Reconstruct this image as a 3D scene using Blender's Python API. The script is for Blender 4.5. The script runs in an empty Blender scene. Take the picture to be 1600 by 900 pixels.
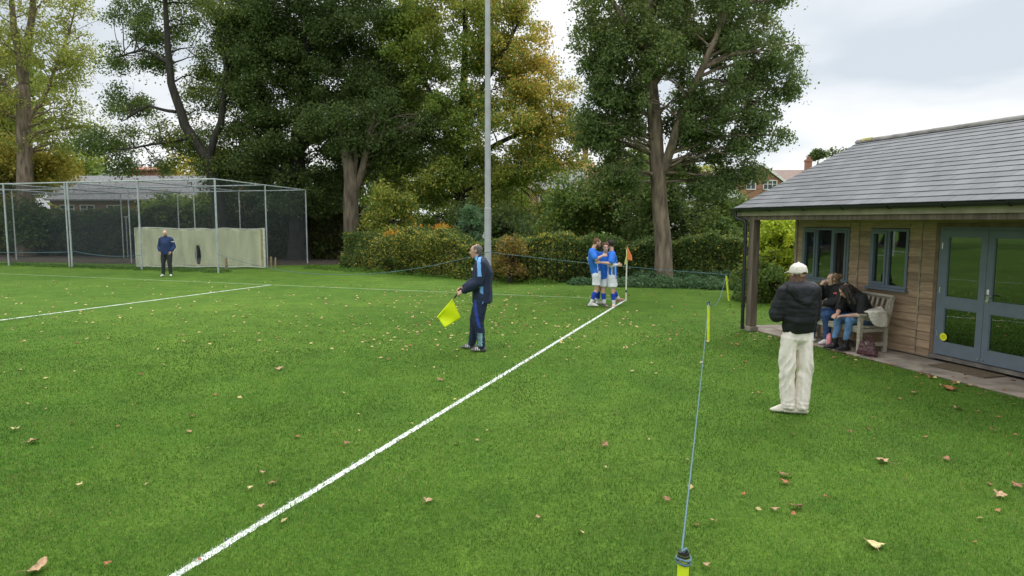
import bpy, bmesh, math, random
import numpy as np
from mathutils import Vector, Matrix, noise as mnoise

# ------------------------------------------------------------------ camera, sky, sun, exposure
S = bpy.context.scene
COL = S.collection
F_PX, PITCH, ROLL, CAM_H = 1046.36, .0987, .0026, 2.15
cam_data = bpy.data.cameras.new('camera')
cam = bpy.data.objects.new('camera', cam_data); COL.objects.link(cam)
cam_data.sensor_width = 36; cam_data.lens = F_PX/1600*36
cam_data.clip_start = .05; cam_data.clip_end = 3000
R0 = Vector((1, 0, 0)); U0 = Vector((0, math.sin(PITCH), math.cos(PITCH)))
CR = R0*math.cos(ROLL)+U0*math.sin(ROLL); CU = U0*math.cos(ROLL)-R0*math.sin(ROLL); CB = CR.cross(CU)
cam.matrix_world = Matrix(((CR.x, CU.x, CB.x, 0), (CR.y, CU.y, CB.y, 0), (CR.z, CU.z, CB.z, CAM_H), (0, 0, 0, 1)))
S.camera = cam
S.view_settings.view_transform = 'Standard'; S.view_settings.look = 'None'
S.view_settings.gamma = 1; S.view_settings.exposure = .45
try: S.view_settings.use_curve_mapping = False
except Exception: pass

SUN_EL, SUN_AZ = math.radians(48), math.radians(35)      # azimuth from +Y towards +X
w = bpy.data.worlds.new('World'); S.world = w; w.use_nodes = True
nt = w.node_tree; nt.nodes.clear()
N = nt.nodes.new; L = nt.links.new
out = N('ShaderNodeOutputWorld'); mix = N('ShaderNodeMixShader'); bgs = N('ShaderNodeBackground'); bgc = N('ShaderNodeBackground')
sky = N('ShaderNodeTexSky'); sky.sky_type = 'NISHITA'; sky.sun_disc = False
sky.sun_elevation = SUN_EL; sky.sun_rotation = SUN_AZ
bgs.inputs[1].default_value = .1; L(sky.outputs[0], bgs.inputs[0])
tc = N('ShaderNodeTexCoord'); sep = N('ShaderNodeSeparateXYZ'); L(tc.outputs['Generated'], sep.inputs[0])
mx = N('ShaderNodeMath'); mx.operation = 'MAXIMUM'; mx.inputs[1].default_value = 0; L(sep.outputs[2], mx.inputs[0])
ad = N('ShaderNodeMath'); ad.operation = 'ADD'; ad.inputs[1].default_value = .12; L(mx.outputs[0], ad.inputs[0])
dx = N('ShaderNodeMath'); dx.operation = 'DIVIDE'; L(sep.outputs[0], dx.inputs[0]); L(ad.outputs[0], dx.inputs[1])
dy = N('ShaderNodeMath'); dy.operation = 'DIVIDE'; L(sep.outputs[1], dy.inputs[0]); L(ad.outputs[0], dy.inputs[1])
cb = N('ShaderNodeCombineXYZ'); L(dx.outputs[0], cb.inputs[0]); L(dy.outputs[0], cb.inputs[1])
nz = N('ShaderNodeTexNoise'); nz.inputs['Scale'].default_value = .62; nz.inputs['Detail'].default_value = 5
nz.inputs['Roughness'].default_value = .48; nz.inputs['Distortion'].default_value = .35; L(cb.outputs[0], nz.inputs['Vector'])
cr = N('ShaderNodeValToRGB'); e = cr.color_ramp.elements
e[0].position = .36; e[0].color = (.50, .55, .60, 1); e[1].position = .56; e[1].color = (.79, .795, .80, 1)
m_ = cr.color_ramp.elements.new(.47); m_.color = (.65, .675, .70, 1)
L(nz.outputs[0], cr.inputs[0]); L(cr.outputs[0], bgc.inputs[0])
zr_ = N('ShaderNodeMapRange'); zr_.interpolation_type = 'SMOOTHSTEP'; zr_.inputs[1].default_value = .36; zr_.inputs[2].default_value = .95; zr_.inputs[3].default_value = 1.; zr_.inputs[4].default_value = 2.5
L(sep.outputs[2], zr_.inputs[0]); L(zr_.outputs[0], bgc.inputs[1])     # overcast: the zenith is brighter than the horizon
mix.inputs[0].default_value = .93; L(bgs.outputs[0], mix.inputs[1]); L(bgc.outputs[0], mix.inputs[2]); L(mix.outputs[0], out.inputs[0])

sd = bpy.data.lights.new('sun', 'SUN'); sd.energy = 1.2; sd.angle = math.radians(25); sd.color = (1, .965, .91)
sun = bpy.data.objects.new('sun', sd); COL.objects.link(sun)
sdir = Vector((math.sin(SUN_AZ)*math.cos(SUN_EL), math.cos(SUN_AZ)*math.cos(SUN_EL), math.sin(SUN_EL)))
sun.rotation_euler = sdir.to_track_quat('Z', 'Y').to_euler(); sun.location = (10, 20, 40)

rng = np.random.default_rng(7)
random.seed(7)

# ------------------------------------------------------------------ helpers
def ray(u, v):
    X = u-800; Y = v-450; c, s = math.cos(ROLL), math.sin(ROLL)
    a = (c*X+s*Y)/F_PX; b = -(-s*X+c*Y)/F_PX
    return Vector((a, math.cos(PITCH)+b*math.sin(PITCH), -math.sin(PITCH)+b*math.cos(PITCH)))
def G(u, v, z=0.):                     # a spot seen in the photo, on the plane at height z
    D = ray(u, v); t = (z-CAM_H)/D.z
    return Vector((D.x*t, D.y*t, z))
def W(u, v, Y):                        # a spot seen in the photo, Y metres away
    D = ray(u, v); t = Y/D.y
    return Vector((D.x*t, Y, CAM_H+D.z*t))

def tag(o, label=None, cat=None, group=None, kind=None):
    if label: o['label'] = label
    if cat: o['category'] = cat
    if group: o['group'] = group
    if kind: o['kind'] = kind
    return o

def empty(name, loc, rz=0):
    o = bpy.data.objects.new(name, None); COL.objects.link(o)
    o.location = loc; o.rotation_euler = (0, 0, rz); o.empty_display_size = .2
    return o

def link(name, me, parent=None):
    o = bpy.data.objects.new(name, me); COL.objects.link(o)
    if parent is not None: o.parent = parent
    return o

class MB:
    def __init__(s): s.v = []; s.f = []; s.m = []; s.t = []
    def add(s, vs, fs, mi=0, t=0.):
        b = len(s.v); s.v += [tuple(x) for x in vs]
        for f in fs: s.f.append(tuple(b+i for i in f)); s.m.append(mi); s.t.append(t)
    def box(s, a, b, mi=0, t=0., M=None, bev=0.):
        x0, y0, z0 = a; x1, y1, z1 = b
        if bev > 0:
            bm = bmesh.new(); bmesh.ops.create_cube(bm, size=1)
            for q in bm.verts: q.co = Vector(((x0+x1)/2+q.co.x*(x1-x0), (y0+y1)/2+q.co.y*(y1-y0), (z0+z1)/2+q.co.z*(z1-z0)))
            bmesh.ops.bevel(bm, geom=bm.edges[:], offset=bev, segments=2, affect='EDGES', profile=.5)
            bm.verts.index_update()
            vs = [q.co.copy() for q in bm.verts]; fs = [[q.index for q in f.verts] for f in bm.faces]; bm.free()
        else:
            vs = [Vector(p) for p in ((x0,y0,z0),(x1,y0,z0),(x1,y1,z0),(x0,y1,z0),(x0,y0,z1),(x1,y0,z1),(x1,y1,z1),(x0,y1,z1))]
            fs = [(0,3,2,1),(4,5,6,7),(0,1,5,4),(1,2,6,5),(2,3,7,6),(3,0,4,7)]
        if M is not None: vs = [M @ q for q in vs]
        s.add(vs, fs, mi, t)
    def tube(s, pts, rad, n=8, mi=0, t=0., caps=True):
        pts = [Vector(p) for p in pts]
        if not hasattr(rad, '__len__'): rad = [rad]*len(pts)
        vs = []; fs = []; up = Vector((.31, .17, .93)); prev = None
        for i, p in enumerate(pts):
            d = (pts[min(i+1, len(pts)-1)]-pts[max(i-1, 0)])
            if d.length < 1e-9: d = Vector((0, 0, 1))
            d.normalize()
            if prev is None:
                a = d.cross(up)
                if a.length < .05: a = d.cross(Vector((1, 0, 0)))
            else: a = prev - d*prev.dot(d)
            a.normalize(); prev = a; b = d.cross(a)
            for k in range(n):
                th = 2*math.pi*k/n; vs.append(p+(a*math.cos(th)+b*math.sin(th))*rad[i])
        for i in range(len(pts)-1):
            for k in range(n):
                k2 = (k+1) % n; fs.append((i*n+k, i*n+k2, (i+1)*n+k2, (i+1)*n+k))
        s.add(vs, fs, mi, t)
        if caps: s.add(vs[:n], [tuple(reversed(range(n)))], mi, t); s.add(vs[-n:], [tuple(range(n))], mi, t)
    def build(s, name, mats, parent=None, smooth=False, attr=False):
        me = bpy.data.meshes.new(name); me.from_pydata(s.v, [], s.f); 
        if not isinstance(mats, (list, tuple)): mats = [mats]
        for m in mats: me.materials.append(m)
        me.polygons.foreach_set('material_index', s.m)
        if smooth: me.polygons.foreach_set('use_smooth', [True]*len(s.f))
        if attr:
            a = me.attributes.new('tint', 'FLOAT', 'FACE'); a.data.foreach_set('value', s.t)
        me.update()
        return link(name, me, parent)

def sag_pts(a, b, sag, n=24):
    a = Vector(a); b = Vector(b)
    return [a.lerp(b, i/n)-Vector((0, 0, sag*4*(i/n)*(1-i/n))) for i in range(n+1)]

# ------------------------------------------------------------------ materials
def nodes(name):
    m = bpy.data.materials.new(name); m.use_nodes = True
    t = m.node_tree; return m, t, t.nodes['Principled BSDF']
def mat(name, col, rough=.6, var=.12, scale=8, bump=.0, bscale=60, metal=0, col2=None, stretch=None, spec=.5, attr=None, attr_amt=.5, detail=4):
    m, t, b = nodes(name); N = t.nodes.new; L = t.links.new
    b.inputs['Roughness'].default_value = rough; b.inputs['Metallic'].default_value = metal
    b.inputs['Specular IOR Level'].default_value = spec
    tc = N('ShaderNodeTexCoord'); mp = N('ShaderNodeMapping'); L(tc.outputs['Object'], mp.inputs[0])
    if stretch: mp.inputs['Scale'].default_value = stretch
    nz = N('ShaderNodeTexNoise'); nz.inputs['Scale'].default_value = scale; nz.inputs['Detail'].default_value = detail; L(mp.outputs[0], nz.inputs['Vector'])
    c1 = tuple(max(0, x*(1-var*1.6)) for x in col); c2 = col2 or tuple(min(1, x*(1+var*1.6)) for x in col)
    r = N('ShaderNodeValToRGB'); r.color_ramp.elements[0].position = .3; r.color_ramp.elements[1].position = .7
    r.color_ramp.elements[0].color = (*c1, 1); r.color_ramp.elements[1].color = (*c2, 1); L(nz.outputs[0], r.inputs[0])
    last = r.outputs[0]
    if attr:
        at = N('ShaderNodeAttribute'); at.attribute_name = attr
        hm = N('ShaderNodeMath'); hm.operation = 'MULTIPLY_ADD'; hm.inputs[1].default_value = attr_amt; hm.inputs[2].default_value = 1-attr_amt/2
        L(at.outputs['Fac'], hm.inputs[0])
        mm = N('ShaderNodeVectorMath'); mm.operation = 'SCALE'; L(last, mm.inputs[0]); L(hm.outputs[0], mm.inputs['Scale']); last = mm.outputs[0]
    L(last, b.inputs['Base Color'])
    if bump:
        n2 = N('ShaderNodeTexNoise'); n2.inputs['Scale'].default_value = bscale; n2.inputs['Detail'].default_value = 4; L(mp.outputs[0], n2.inputs['Vector'])
        bp = N('ShaderNodeBump'); bp.inputs['Strength'].default_value = bump; bp.inputs['Distance'].default_value = .02
        L(n2.outputs[0], bp.inputs['Height']); L(bp.outputs[0], b.inputs['Normal'])
    return m
def leaf_mat(name, trans=.42, rough=.55):
    m, t, b = nodes(name); N = t.nodes.new; L = t.links.new
    at = N('ShaderNodeAttribute'); at.attribute_name = 'Col'
    L(at.outputs['Color'], b.inputs['Base Color']); b.inputs['Roughness'].default_value = rough
    b.inputs['Specular IOR Level'].default_value = .3
    tr = N('ShaderNodeBsdfTranslucent'); hs = N('ShaderNodeHueSaturation'); hs.inputs['Value'].default_value = 1.3
    L(at.outputs['Color'], hs.inputs['Color']); L(hs.outputs[0], tr.inputs[0])
    mx = N('ShaderNodeMixShader'); mx.inputs[0].default_value = trans
    L(b.outputs[0], mx.inputs[1]); L(tr.outputs[0], mx.inputs[2]); L(mx.outputs[0], t.nodes['Material Output'].inputs[0])
    return m

LEAF = leaf_mat('leaf'); BLADE = leaf_mat('grass_blade', .3, .6); DRY = leaf_mat('dry_leaf', .12, .8)
BARK = mat('bark', (.195, .15, .11), .9, .35, 7, .9, 22, stretch=(1, 1, .22))
BARKD = mat('dark_bark', (.036, .032, .025), .9, .35, 7, .8, 22, stretch=(1, 1, .25))
BARKM = mat('mossy_bark', (.125, .10, .07), .9, .35, 7, .9, 22, stretch=(1, 1, .22))
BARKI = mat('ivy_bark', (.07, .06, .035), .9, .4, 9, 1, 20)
GALV = mat('galvanised_steel', (.43, .435, .47), .5, .08, 3, .05, 60, metal=.0)
GALVP = mat('painted_tube', (.42, .46, .47), .5, .12, 5)
PLW = mat('white_paint', (.78, .79, .76), .7, .08, 30, .2, 90)
NEON = mat('neon_yellow_plastic', (.72, .85, .03), .5, .07, 9)
ROPE = mat('blue_rope', (.115, .205, .235), .85, .2, 180, .4, 300)
SKIN = mat('skin', (.56, .33, .24), .55, .08, 14)
SKINL = mat('pale_skin', (.62, .39, .29), .55, .08, 14)

# ------------------------------------------------------------------ ground
def ground_material():
    m, t, b = nodes('grass_turf'); N = t.nodes.new; L = t.links.new
    tc = N('ShaderNodeTexCoord')
    def nzz(scale, det, ro=.55, vec=None, st=None):
        n = N('ShaderNodeTexNoise'); n.inputs['Scale'].default_value = scale; n.inputs['Detail'].default_value = det; n.inputs['Roughness'].default_value = ro
        if st:
            mp = N('ShaderNodeMapping'); mp.inputs['Scale'].default_value = st; mp.inputs['Rotation'].default_value = (0, 0, .34); L(tc.outputs['Object'], mp.inputs[0]); L(mp.outputs[0], n.inputs['Vector'])
        else: L(tc.outputs['Object'], n.inputs['Vector'])
        return n
    def ramp(a, p0, c0, p1, c1):
        r = N('ShaderNodeValToRGB'); r.color_ramp.elements[0].position = p0; r.color_ramp.elements[1].position = p1
        r.color_ramp.elements[0].color = (*c0, 1); r.color_ramp.elements[1].color = (*c1, 1); L(a, r.inputs[0]); return r
    big = nzz(.22, 5, .6); mid = nzz(1.7, 5, .65); fine = nzz(38, 6, .75); fine2 = nzz(9, 5, .7)
    r1 = ramp(big.outputs[0], .35, (.080, .170, .019), .68, (.130, .228, .029))
    r2 = ramp(mid.outputs[0], .3, (.72, .78, .8), .72, (1.22, 1.16, 1.12))
    r3 = ramp(fine.outputs[0], .32, (.45, .5, .45), .7, (1.5, 1.45, 1.5))
    r4 = ramp(fine2.outputs[0], .3, (.78, .8, .78), .72, (1.2, 1.18, 1.2))
    def mul(a, c):
        x = N('ShaderNodeMix'); x.data_type = 'RGBA'; x.blend_type = 'MULTIPLY'; x.inputs[0].default_value = 1
        L(a, x.inputs[6]); L(c, x.inputs[7]); return x.outputs[2]
    c = mul(mul(mul(r1.outputs[0], r2.outputs[0]), r3.outputs[0]), r4.outputs[0])
    L(c, b.inputs['Base Color']); b.inputs['Roughness'].default_value = .9; b.inputs['Specular IOR Level'].default_value = .15
    bp = N('ShaderNodeBump'); bp.inputs['Strength'].default_value = .9; bp.inputs['Distance'].default_value = .03
    L(fine.outputs[0], bp.inputs['Height']); L(bp.outputs[0], b.inputs['Normal'])
    return m
def ground():
    xs = [-900, -300, -120, -60, -40, -30, -20, -12, -6, -3, 0, 3, 6, 12, 20, 30, 60, 120, 300, 900]
    ys = [-300, -100, -40, -15, -5, 0, 3, 6, 9, 12, 16, 20, 25, 30, 40, 60, 90, 150, 300, 600, 1500]
    v = [(x, y, 0) for y in ys for x in xs]; nx = len(xs)
    f = [(j*nx+i, j*nx+i+1, (j+1)*nx+i+1, (j+1)*nx+i) for j in range(len(ys)-1) for i in range(nx-1)]
    me = bpy.data.meshes.new('ground'); me.from_pydata(v, [], f); me.materials.append(ground_material())
    tag(link('ground', me), kind='structure')
ground()

# --- pavilion frame of reference: origin at the far wall corner, +x along the wall towards the camera, +y into the building
PO = Vector((5.7438, 13.5088, 0)); PTH = math.atan2(-.9622, .2724)
PM = Matrix.Translation(PO) @ Matrix.Rotation(PTH, 4, 'Z')
PI_ = PM.inverted()

# --- pitch lines (corner of the pitch, touchline, goal line, edge of the penalty area)
TA = .3427
COR = Vector((3.1716, 18.50, 0)); TD = Vector((math.sin(TA), math.cos(TA), 0)); MD = Vector((-math.cos(TA), math.sin(TA), 0))
mb = MB(); mb.add([(-60, 46, .004), (-50, 40, .004), (-19, 33.3, .004), (-11.6, 32.4, .004), (-8.5, 33.5, .004), (-6, 44, .004), (-60, 60, .004)], [(0,1,2,3,4,5,6)]); tag(mb.build('earth_and_shade', mat('earth_with_shade', (.055, .042, .028), .95, .3, 3, .5, 20)), kind='structure')  # earth under the hedge, darkened and extended as painted shade behind the tear
def patch(P, sc, seed):                # smooth patchy pattern 0..1 used for species / wear variation
    r = np.random.default_rng(seed); v = np.zeros(len(P))
    for i in range(9):
        d = r.normal(size=P.shape[1])*sc*(.6+i*.28); v += np.sin(P@d+r.uniform(0, 6.28))/(1+i*.35)
    return 1/(1+np.exp(-v*1.3))
def vnoise(P, cell, seed, oct_=3):
    r = np.random.default_rng(seed); out = np.zeros(len(P)); tot = 0
    for o in range(oct_):
        g = r.uniform(0, 1, (256, 256)); q = P[:, :2]/(cell/2**o)+77.3*o; i = np.floor(q).astype(int); f = q-i; f = f*f*(3-2*f); i %= 255
        a = g[i[:, 0], i[:, 1]]*(1-f[:, 0])+g[i[:, 0]+1, i[:, 1]]*f[:, 0]; b = g[i[:, 0], i[:, 1]+1]*(1-f[:, 0])+g[i[:, 0]+1, i[:, 1]+1]*f[:, 0]
        out += (a*(1-f[:, 1])+b*f[:, 1])*.6**o; tot += .6**o
    return out/tot
def blade_mesh(name, P, H, WD, C, mat_, kind='stuff', lean=.45):
    n = len(P); ang = rng.uniform(0, 2*np.pi, n); la = rng.uniform(0, 2*np.pi, n); ll = rng.uniform(0, lean, n)*H
    a = np.stack([np.cos(ang), np.sin(ang), 0*ang], 1)*WD[:, None]/2
    tip = P+np.stack([np.cos(la)*ll, np.sin(la)*ll, H], 1)
    mid = P*.5+tip*.5; mid[:, 2] += H*.08
    V = np.stack([P-a, P+a, mid+a*.8, tip, mid-a*.8], 1).reshape(-1, 3)
    C4 = np.repeat(np.concatenate([C, np.ones((n, 1))], 1), 5, 0)
    return poly_mesh(name, V, 5, C4, mat_)
def poly_mesh(name, V, k, C4, mat_, parent=None):
    n = len(V)//k
    me = bpy.data.meshes.new(name); me.vertices.add(len(V)); me.vertices.foreach_set('co', V.astype(np.float32).ravel())
    me.loops.add(n*k); me.loops.foreach_set('vertex_index', np.arange(n*k, dtype=np.int32))
    me.polygons.add(n); me.polygons.foreach_set('loop_start', np.arange(0, n*k, k, dtype=np.int32))
    a = me.attributes.new('Col', 'FLOAT_COLOR', 'POINT'); a.data.foreach_set('color', C4.astype(np.float32).ravel())
    me.materials.append(mat_); me.update(calc_edges=True)
    return link(name, me, parent)

LINE_W = .064
def line_dist(P):                      # distance to the nearest painted line
    q = P[:, :2]-np.array([COR.x, COR.y]); t = q@np.array([TD.x, TD.y]); m = q@np.array([MD.x, MD.y])
    return np.where(t < .04, np.abs(m), 9)
def turf():
    PP = []; 
    n = 380000; a_, b_ = 2.1**.1, 17**.1
    Y = (a_+rng.uniform(0, 1, n)*(b_-a_))**10; X = rng.uniform(-1, 1, n)*(Y*.82+.5)
    PP.append(np.stack([X, Y, np.zeros(n)], 1))
    P = np.concatenate(PP)
    a = np.array([[PI_[0][0], PI_[0][1]], [PI_[1][0], PI_[1][1]]]); loc = P[:, :2]@a.T+np.array([PI_[0][3], PI_[1][3]])
    P = P[~((loc[:, 0] > -.9) & (loc[:, 1] > -.975))]
    P = P[rng.uniform(0, 1, len(P)) < np.clip((17-P[:, 1])/8, 0, 1)]
    Y = P[:, 1]; n = len(P)
    pt = patch(P[:, :2], 1.1, 3); pt2 = patch(P[:, :2], .35, 9)
    H = rng.uniform(.012, .026, n)*(.85+.35*pt)
    WD = .0034*np.clip(Y/3.2, .8, 4)*rng.uniform(.7, 1.3, n)
    base = np.array([.125, .262, .042]); yel = np.array([.22, .345, .085]); dk = np.array([.092, .215, .034]); straw = np.array([.36, .34, .15])
    r = rng.uniform(0, 1, n)
    C = base*(1-pt2[:, None])+np.array([.170, .300, .054])*pt2[:, None]
    C = np.where((r < .22)[:, None], yel, C); C = np.where((r > .72)[:, None], dk, C); C = np.where((r < .03+.10*(vnoise(P, 1.6, 23) > .62))[:, None], straw, C)
    C = C*rng.uniform(.7, 1.3, n)[:, None]*np.array([.98, 1.06, .80])*(.44+.64*vnoise(P, .9, 17))[:, None]; wn = vnoise(P, .35, 19, 2)[:, None]; C = C*(1+(wn-.5)*np.array([.55, .25, .3]))
    ld = line_dist(P)+rng.normal(0, .012, n)
    on = ld < LINE_W/2
    tag(blade_mesh('grass', P[~on], H[~on], WD[~on], C[~on], BLADE), 'short mown green grass around the touchline', 'grass', kind='stuff')
    # painted blades belong to the line
    Pl = P[on]; nl = len(Pl); Cl = np.tile(np.array([.66, .69, .66]), (nl, 1))*rng.uniform(.62, 1.0, nl)[:, None]
    r = rng.uniform(0, 1, nl); Cl = np.where((r < .3)[:, None], np.array([.16, .3, .07]), Cl)
    return Pl, H[on], WD[on]*1.3, Cl
LP = turf()
def line_mat():
    m, t, b = nodes('line_paint'); N = t.nodes.new; L = t.links.new
    tc = N('ShaderNodeTexCoord'); n = N('ShaderNodeTexNoise'); n.inputs['Scale'].default_value = 30; n.inputs['Detail'].default_value = 6; n.inputs['Roughness'].default_value = .7
    L(tc.outputs['Object'], n.inputs['Vector']); r = N('ShaderNodeValToRGB'); r.color_ramp.elements[0].position = .34; r.color_ramp.elements[1].position = .52
    r.color_ramp.elements[0].color = (.13, .25, .05, 1); r.color_ramp.elements[1].color = (.78, .8, .76, 1)
    L(n.outputs[0], r.inputs[0]); L(r.outputs[0], b.inputs['Base Color']); b.inputs['Roughness'].default_value = .9; return m
def line_mat_faint():
    m, t, b = nodes('faint_line_paint'); N = t.nodes.new; L = t.links.new
    tc = N('ShaderNodeTexCoord'); n = N('ShaderNodeTexNoise'); n.inputs['Scale'].default_value = 4; n.inputs['Detail'].default_value = 6; n.inputs['Roughness'].default_value = .7
    L(tc.outputs['Object'], n.inputs['Vector']); r = N('ShaderNodeValToRGB'); r.color_ramp.elements[0].position = .3; r.color_ramp.elements[1].position = .7
    r.color_ramp.elements[0].color = (.11, .22, .04, 1); r.color_ramp.elements[1].color = (.34, .43, .26, 1)
    L(n.outputs[0], r.inputs[0]); L(r.outputs[0], b.inputs['Base Color']); b.inputs['Roughness'].default_value = .9; return m
LM = line_mat(); LMP = mat('worn_line_paint', (.50, .56, .46), .9, .25, 6); LMF = line_mat_faint()
def strip(name, a, b, wd, m, n=120, z=.004):
    a = Vector(a); b = Vector(b); d = (b-a); s = Vector((-d.y, d.x, 0)).normalized()
    vs = []; fs = []
    for i in range(n+1):
        p = a.lerp(b, i/n); h = wd/2*(1+random.uniform(-.13, .13)); o = random.uniform(-.006, .006)
        vs += [p+s*(h+o)+Vector((0, 0, z)), p-s*(h-o)+Vector((0, 0, z))]
    for i in range(n): fs.append((2*i, 2*i+1, 2*i+3, 2*i+2))
    mb = MB(); mb.add(vs, fs); return mb.build(name, m)
tl = strip('touchline', COR-TD*30, COR, LINE_W, LM, 900)
tag(tl, kind='structure')
bl = blade_mesh('painted_grass', *LP[:3], LP[3], BLADE); bl.parent = tl
tag(strip('goal_line', COR+MD*.05, COR+MD*48, .10, LMF, 300), kind='structure')
PB = COR+MD*12.0
tag(strip('penalty_area_line', PB-TD*.05, PB-TD*16.5, .10, LMP, 200), kind='structure')
tag(strip('penalty_area_front_line', PB-TD*16.5, PB-TD*16.5+MD*36, .11, LMF, 100), kind='structure')

# ------------------------------------------------------------------ foliage
def leaves(name, P, size, C, parent=None, up=.5, m=None, ratio=.62, jit=.3):
    n = len(P)
    nr = rng.normal(size=(n, 3)); nr /= np.linalg.norm(nr, axis=1)[:, None]; nr[:, 2] += up; nr /= np.linalg.norm(nr, axis=1)[:, None]
    a = rng.normal(size=(n, 3)); a -= nr*(a*nr).sum(1)[:, None]; a /= np.linalg.norm(a, axis=1)[:, None]
    b = np.cross(nr, a); s = (size*rng.uniform(1-jit, 1+jit, n))[:, None]
    a = a*s*.5; b = b*s*.5*ratio
    V = np.stack([P-a, P+b-a*.1, P+a, P-b-a*.1], 1)
    V[:, 0] -= nr*s*.08; V[:, 2] -= nr*s*.12
    V = V.reshape(-1, 3)
    C4 = np.repeat(np.concatenate([np.clip(C, 0, 1), np.ones((n, 1))], 1), 4, 0)
    return poly_mesh(name, V, 4, C4, m or LEAF, parent)

PAL = {  # (weight, rgb) species colours, autumn
 'dark':   [(.55, (.050, .076, .021)), (.30, (.074, .104, .028)), (.11, (.040, .058, .018)), (.04, (.17, .17, .035))],
 'alder':  [(.50, (.060, .090, .024)), (.31, (.092, .125, .030)), (.14, (.15, .165, .035)), (.05, (.22, .18, .035))],
 'oak':    [(.42, (.100, .145, .030)), (.32, (.15, .18, .034)), (.18, (.24, .22, .04)), (.08, (.28, .18, .035))],
 'golden': [(.35, (.34, .24, .05)), (.30, (.24, .20, .04)), (.20, (.15, .17, .03)), (.15, (.36, .20, .045))],
 'ash':    [(.46, (.074, .106, .036)), (.34, (.112, .145, .050)), (.15, (.16, .175, .055)), (.05, (.20, .14, .045))],
 'pale':   [(.40, (.16, .19, .045)), (.32, (.22, .22, .045)), (.20, (.32, .26, .05)), (.08, (.10, .14, .04))],
 'yellow': [(.50, (.30, .25, .045)), (.30, (.20, .21, .04)), (.20, (.13, .16, .035))],
 'lime':   [(.50, (.26, .33, .03)), (.30, (.36, .36, .035)), (.20, (.12, .20, .025))],
 'orange': [(.50, (.42, .22, .025)), (.30, (.45, .29, .03)), (.20, (.2, .14, .03))],
 'shrub':  [(.45, (.060, .105, .025)), (.30, (.095, .135, .030)), (.15, (.15, .17, .03)), (.10, (.20, .12, .035))],
 'hedge':  [(.55, (.050, .085, .022)), (.25, (.085, .120, .026)), (.11, (.17, .16, .03)), (.09, (.14, .085, .03))],
 'bluegr': [(.60, (.060, .115, .05)), (.40, (.085, .14, .065))],
 'brown':  [(.40, (.070, .065, .026)), (.30, (.10, .09, .03)), (.20, (.055, .075, .022)), (.10, (.17, .10, .03))],
 'turf': [(.6, (.10, .20, .03)), (.4, (.14, .24, .04))],
 'copper': [(.45, (.17, .085, .03)), (.30, (.10, .10, .025)), (.25, (.22, .14, .03))],
}
BRI = {'dark': 1.6, 'oak': 1.8, 'pale': 1.75, 'alder': 1.75, 'yellow': 1.35, 'orange': 1.25, 'golden': 1.5, 'lime': 1.45, 'turf': 1., 'hedge': 1.7, 'brown': 1.4}
def palette(P, key, key2=None, seed=1, sc=.5):
    n = len(P); p = patch(P, sc, seed)
    def pick(k):
        ws = np.array([x[0] for x in PAL[k]]); cs = np.array([x[1] for x in PAL[k]])
        r = np.clip(rng.uniform(0, 1, n)*.55+.45*p, 0, .9999)
        return cs[np.searchsorted(np.cumsum(ws)/ws.sum(), r)]
    C = pick(key)
    if key2 is not None:
        q = key2[1](P); C = np.where((rng.uniform(0, 1, n) < q)[:, None], pick(key2[0]), C)
    return C*BRI.get(key, 1.6)*rng.uniform(.72, 1.28, n)[:, None]

def crown_points(lobes, clump_r, per, hollow=.55, flat=.7):
    cents = []; pts = []
    for (c, rad, n) in lobes:
        c = np.array(c); rad = np.array(rad)
        d = rng.normal(size=(n, 3)); d /= np.linalg.norm(d, axis=1)[:, None]
        r = hollow+(1-hollow)*rng.uniform(0, 1, n)**.6; r = np.where(rng.uniform(0, 1, n) < .22, rng.uniform(.1, 1, n), r)
        cc = c+d*rad*r[:, None]; cents.append(cc)
    cents = np.concatenate(cents); cents = cents[cents[:, 2] > .4]
    m = len(cents); rr = clump_r*rng.uniform(.55, 1.35, m)
    k = np.maximum(8, (per*(rr/clump_r)**2).astype(int)); idx = np.repeat(np.arange(m), k)
    g = rng.normal(size=(len(idx), 3)); g /= np.linalg.norm(g, axis=1)[:, None]
    g *= (rng.uniform(0, 1, len(idx))**.5)[:, None]
    # a few stray sprays
    g = np.where((rng.uniform(0, 1, len(idx)) < .10)[:, None], g*1.6, g)
    P = cents[idx]+g*rr[idx][:, None]*np.array([1, 1, flat])
    P[:, 2] -= (g[:, 0]**2+g[:, 1]**2)*rr[idx]*.25
    return cents, P[P[:, 2] > .05]

def limb_pts(pts, n=7, wob=.05):
    pts = [Vector(p[:3]) for p in pts], [p[3] for p in pts]
    P = []; R = []
    for i in range(len(pts[0])-1):
        for k in range(n):
            t = k/n; q = pts[0][i].lerp(pts[0][i+1], t); r = pts[1][i]*(1-t)+pts[1][i+1]*t
            q = q+mnoise.noise_vector(q*.6)*wob*min(1, 3*i+k/2); P.append(q); R.append(r)
    P.append(pts[0][-1]); R.append(pts[1][-1]); return P, R

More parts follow.
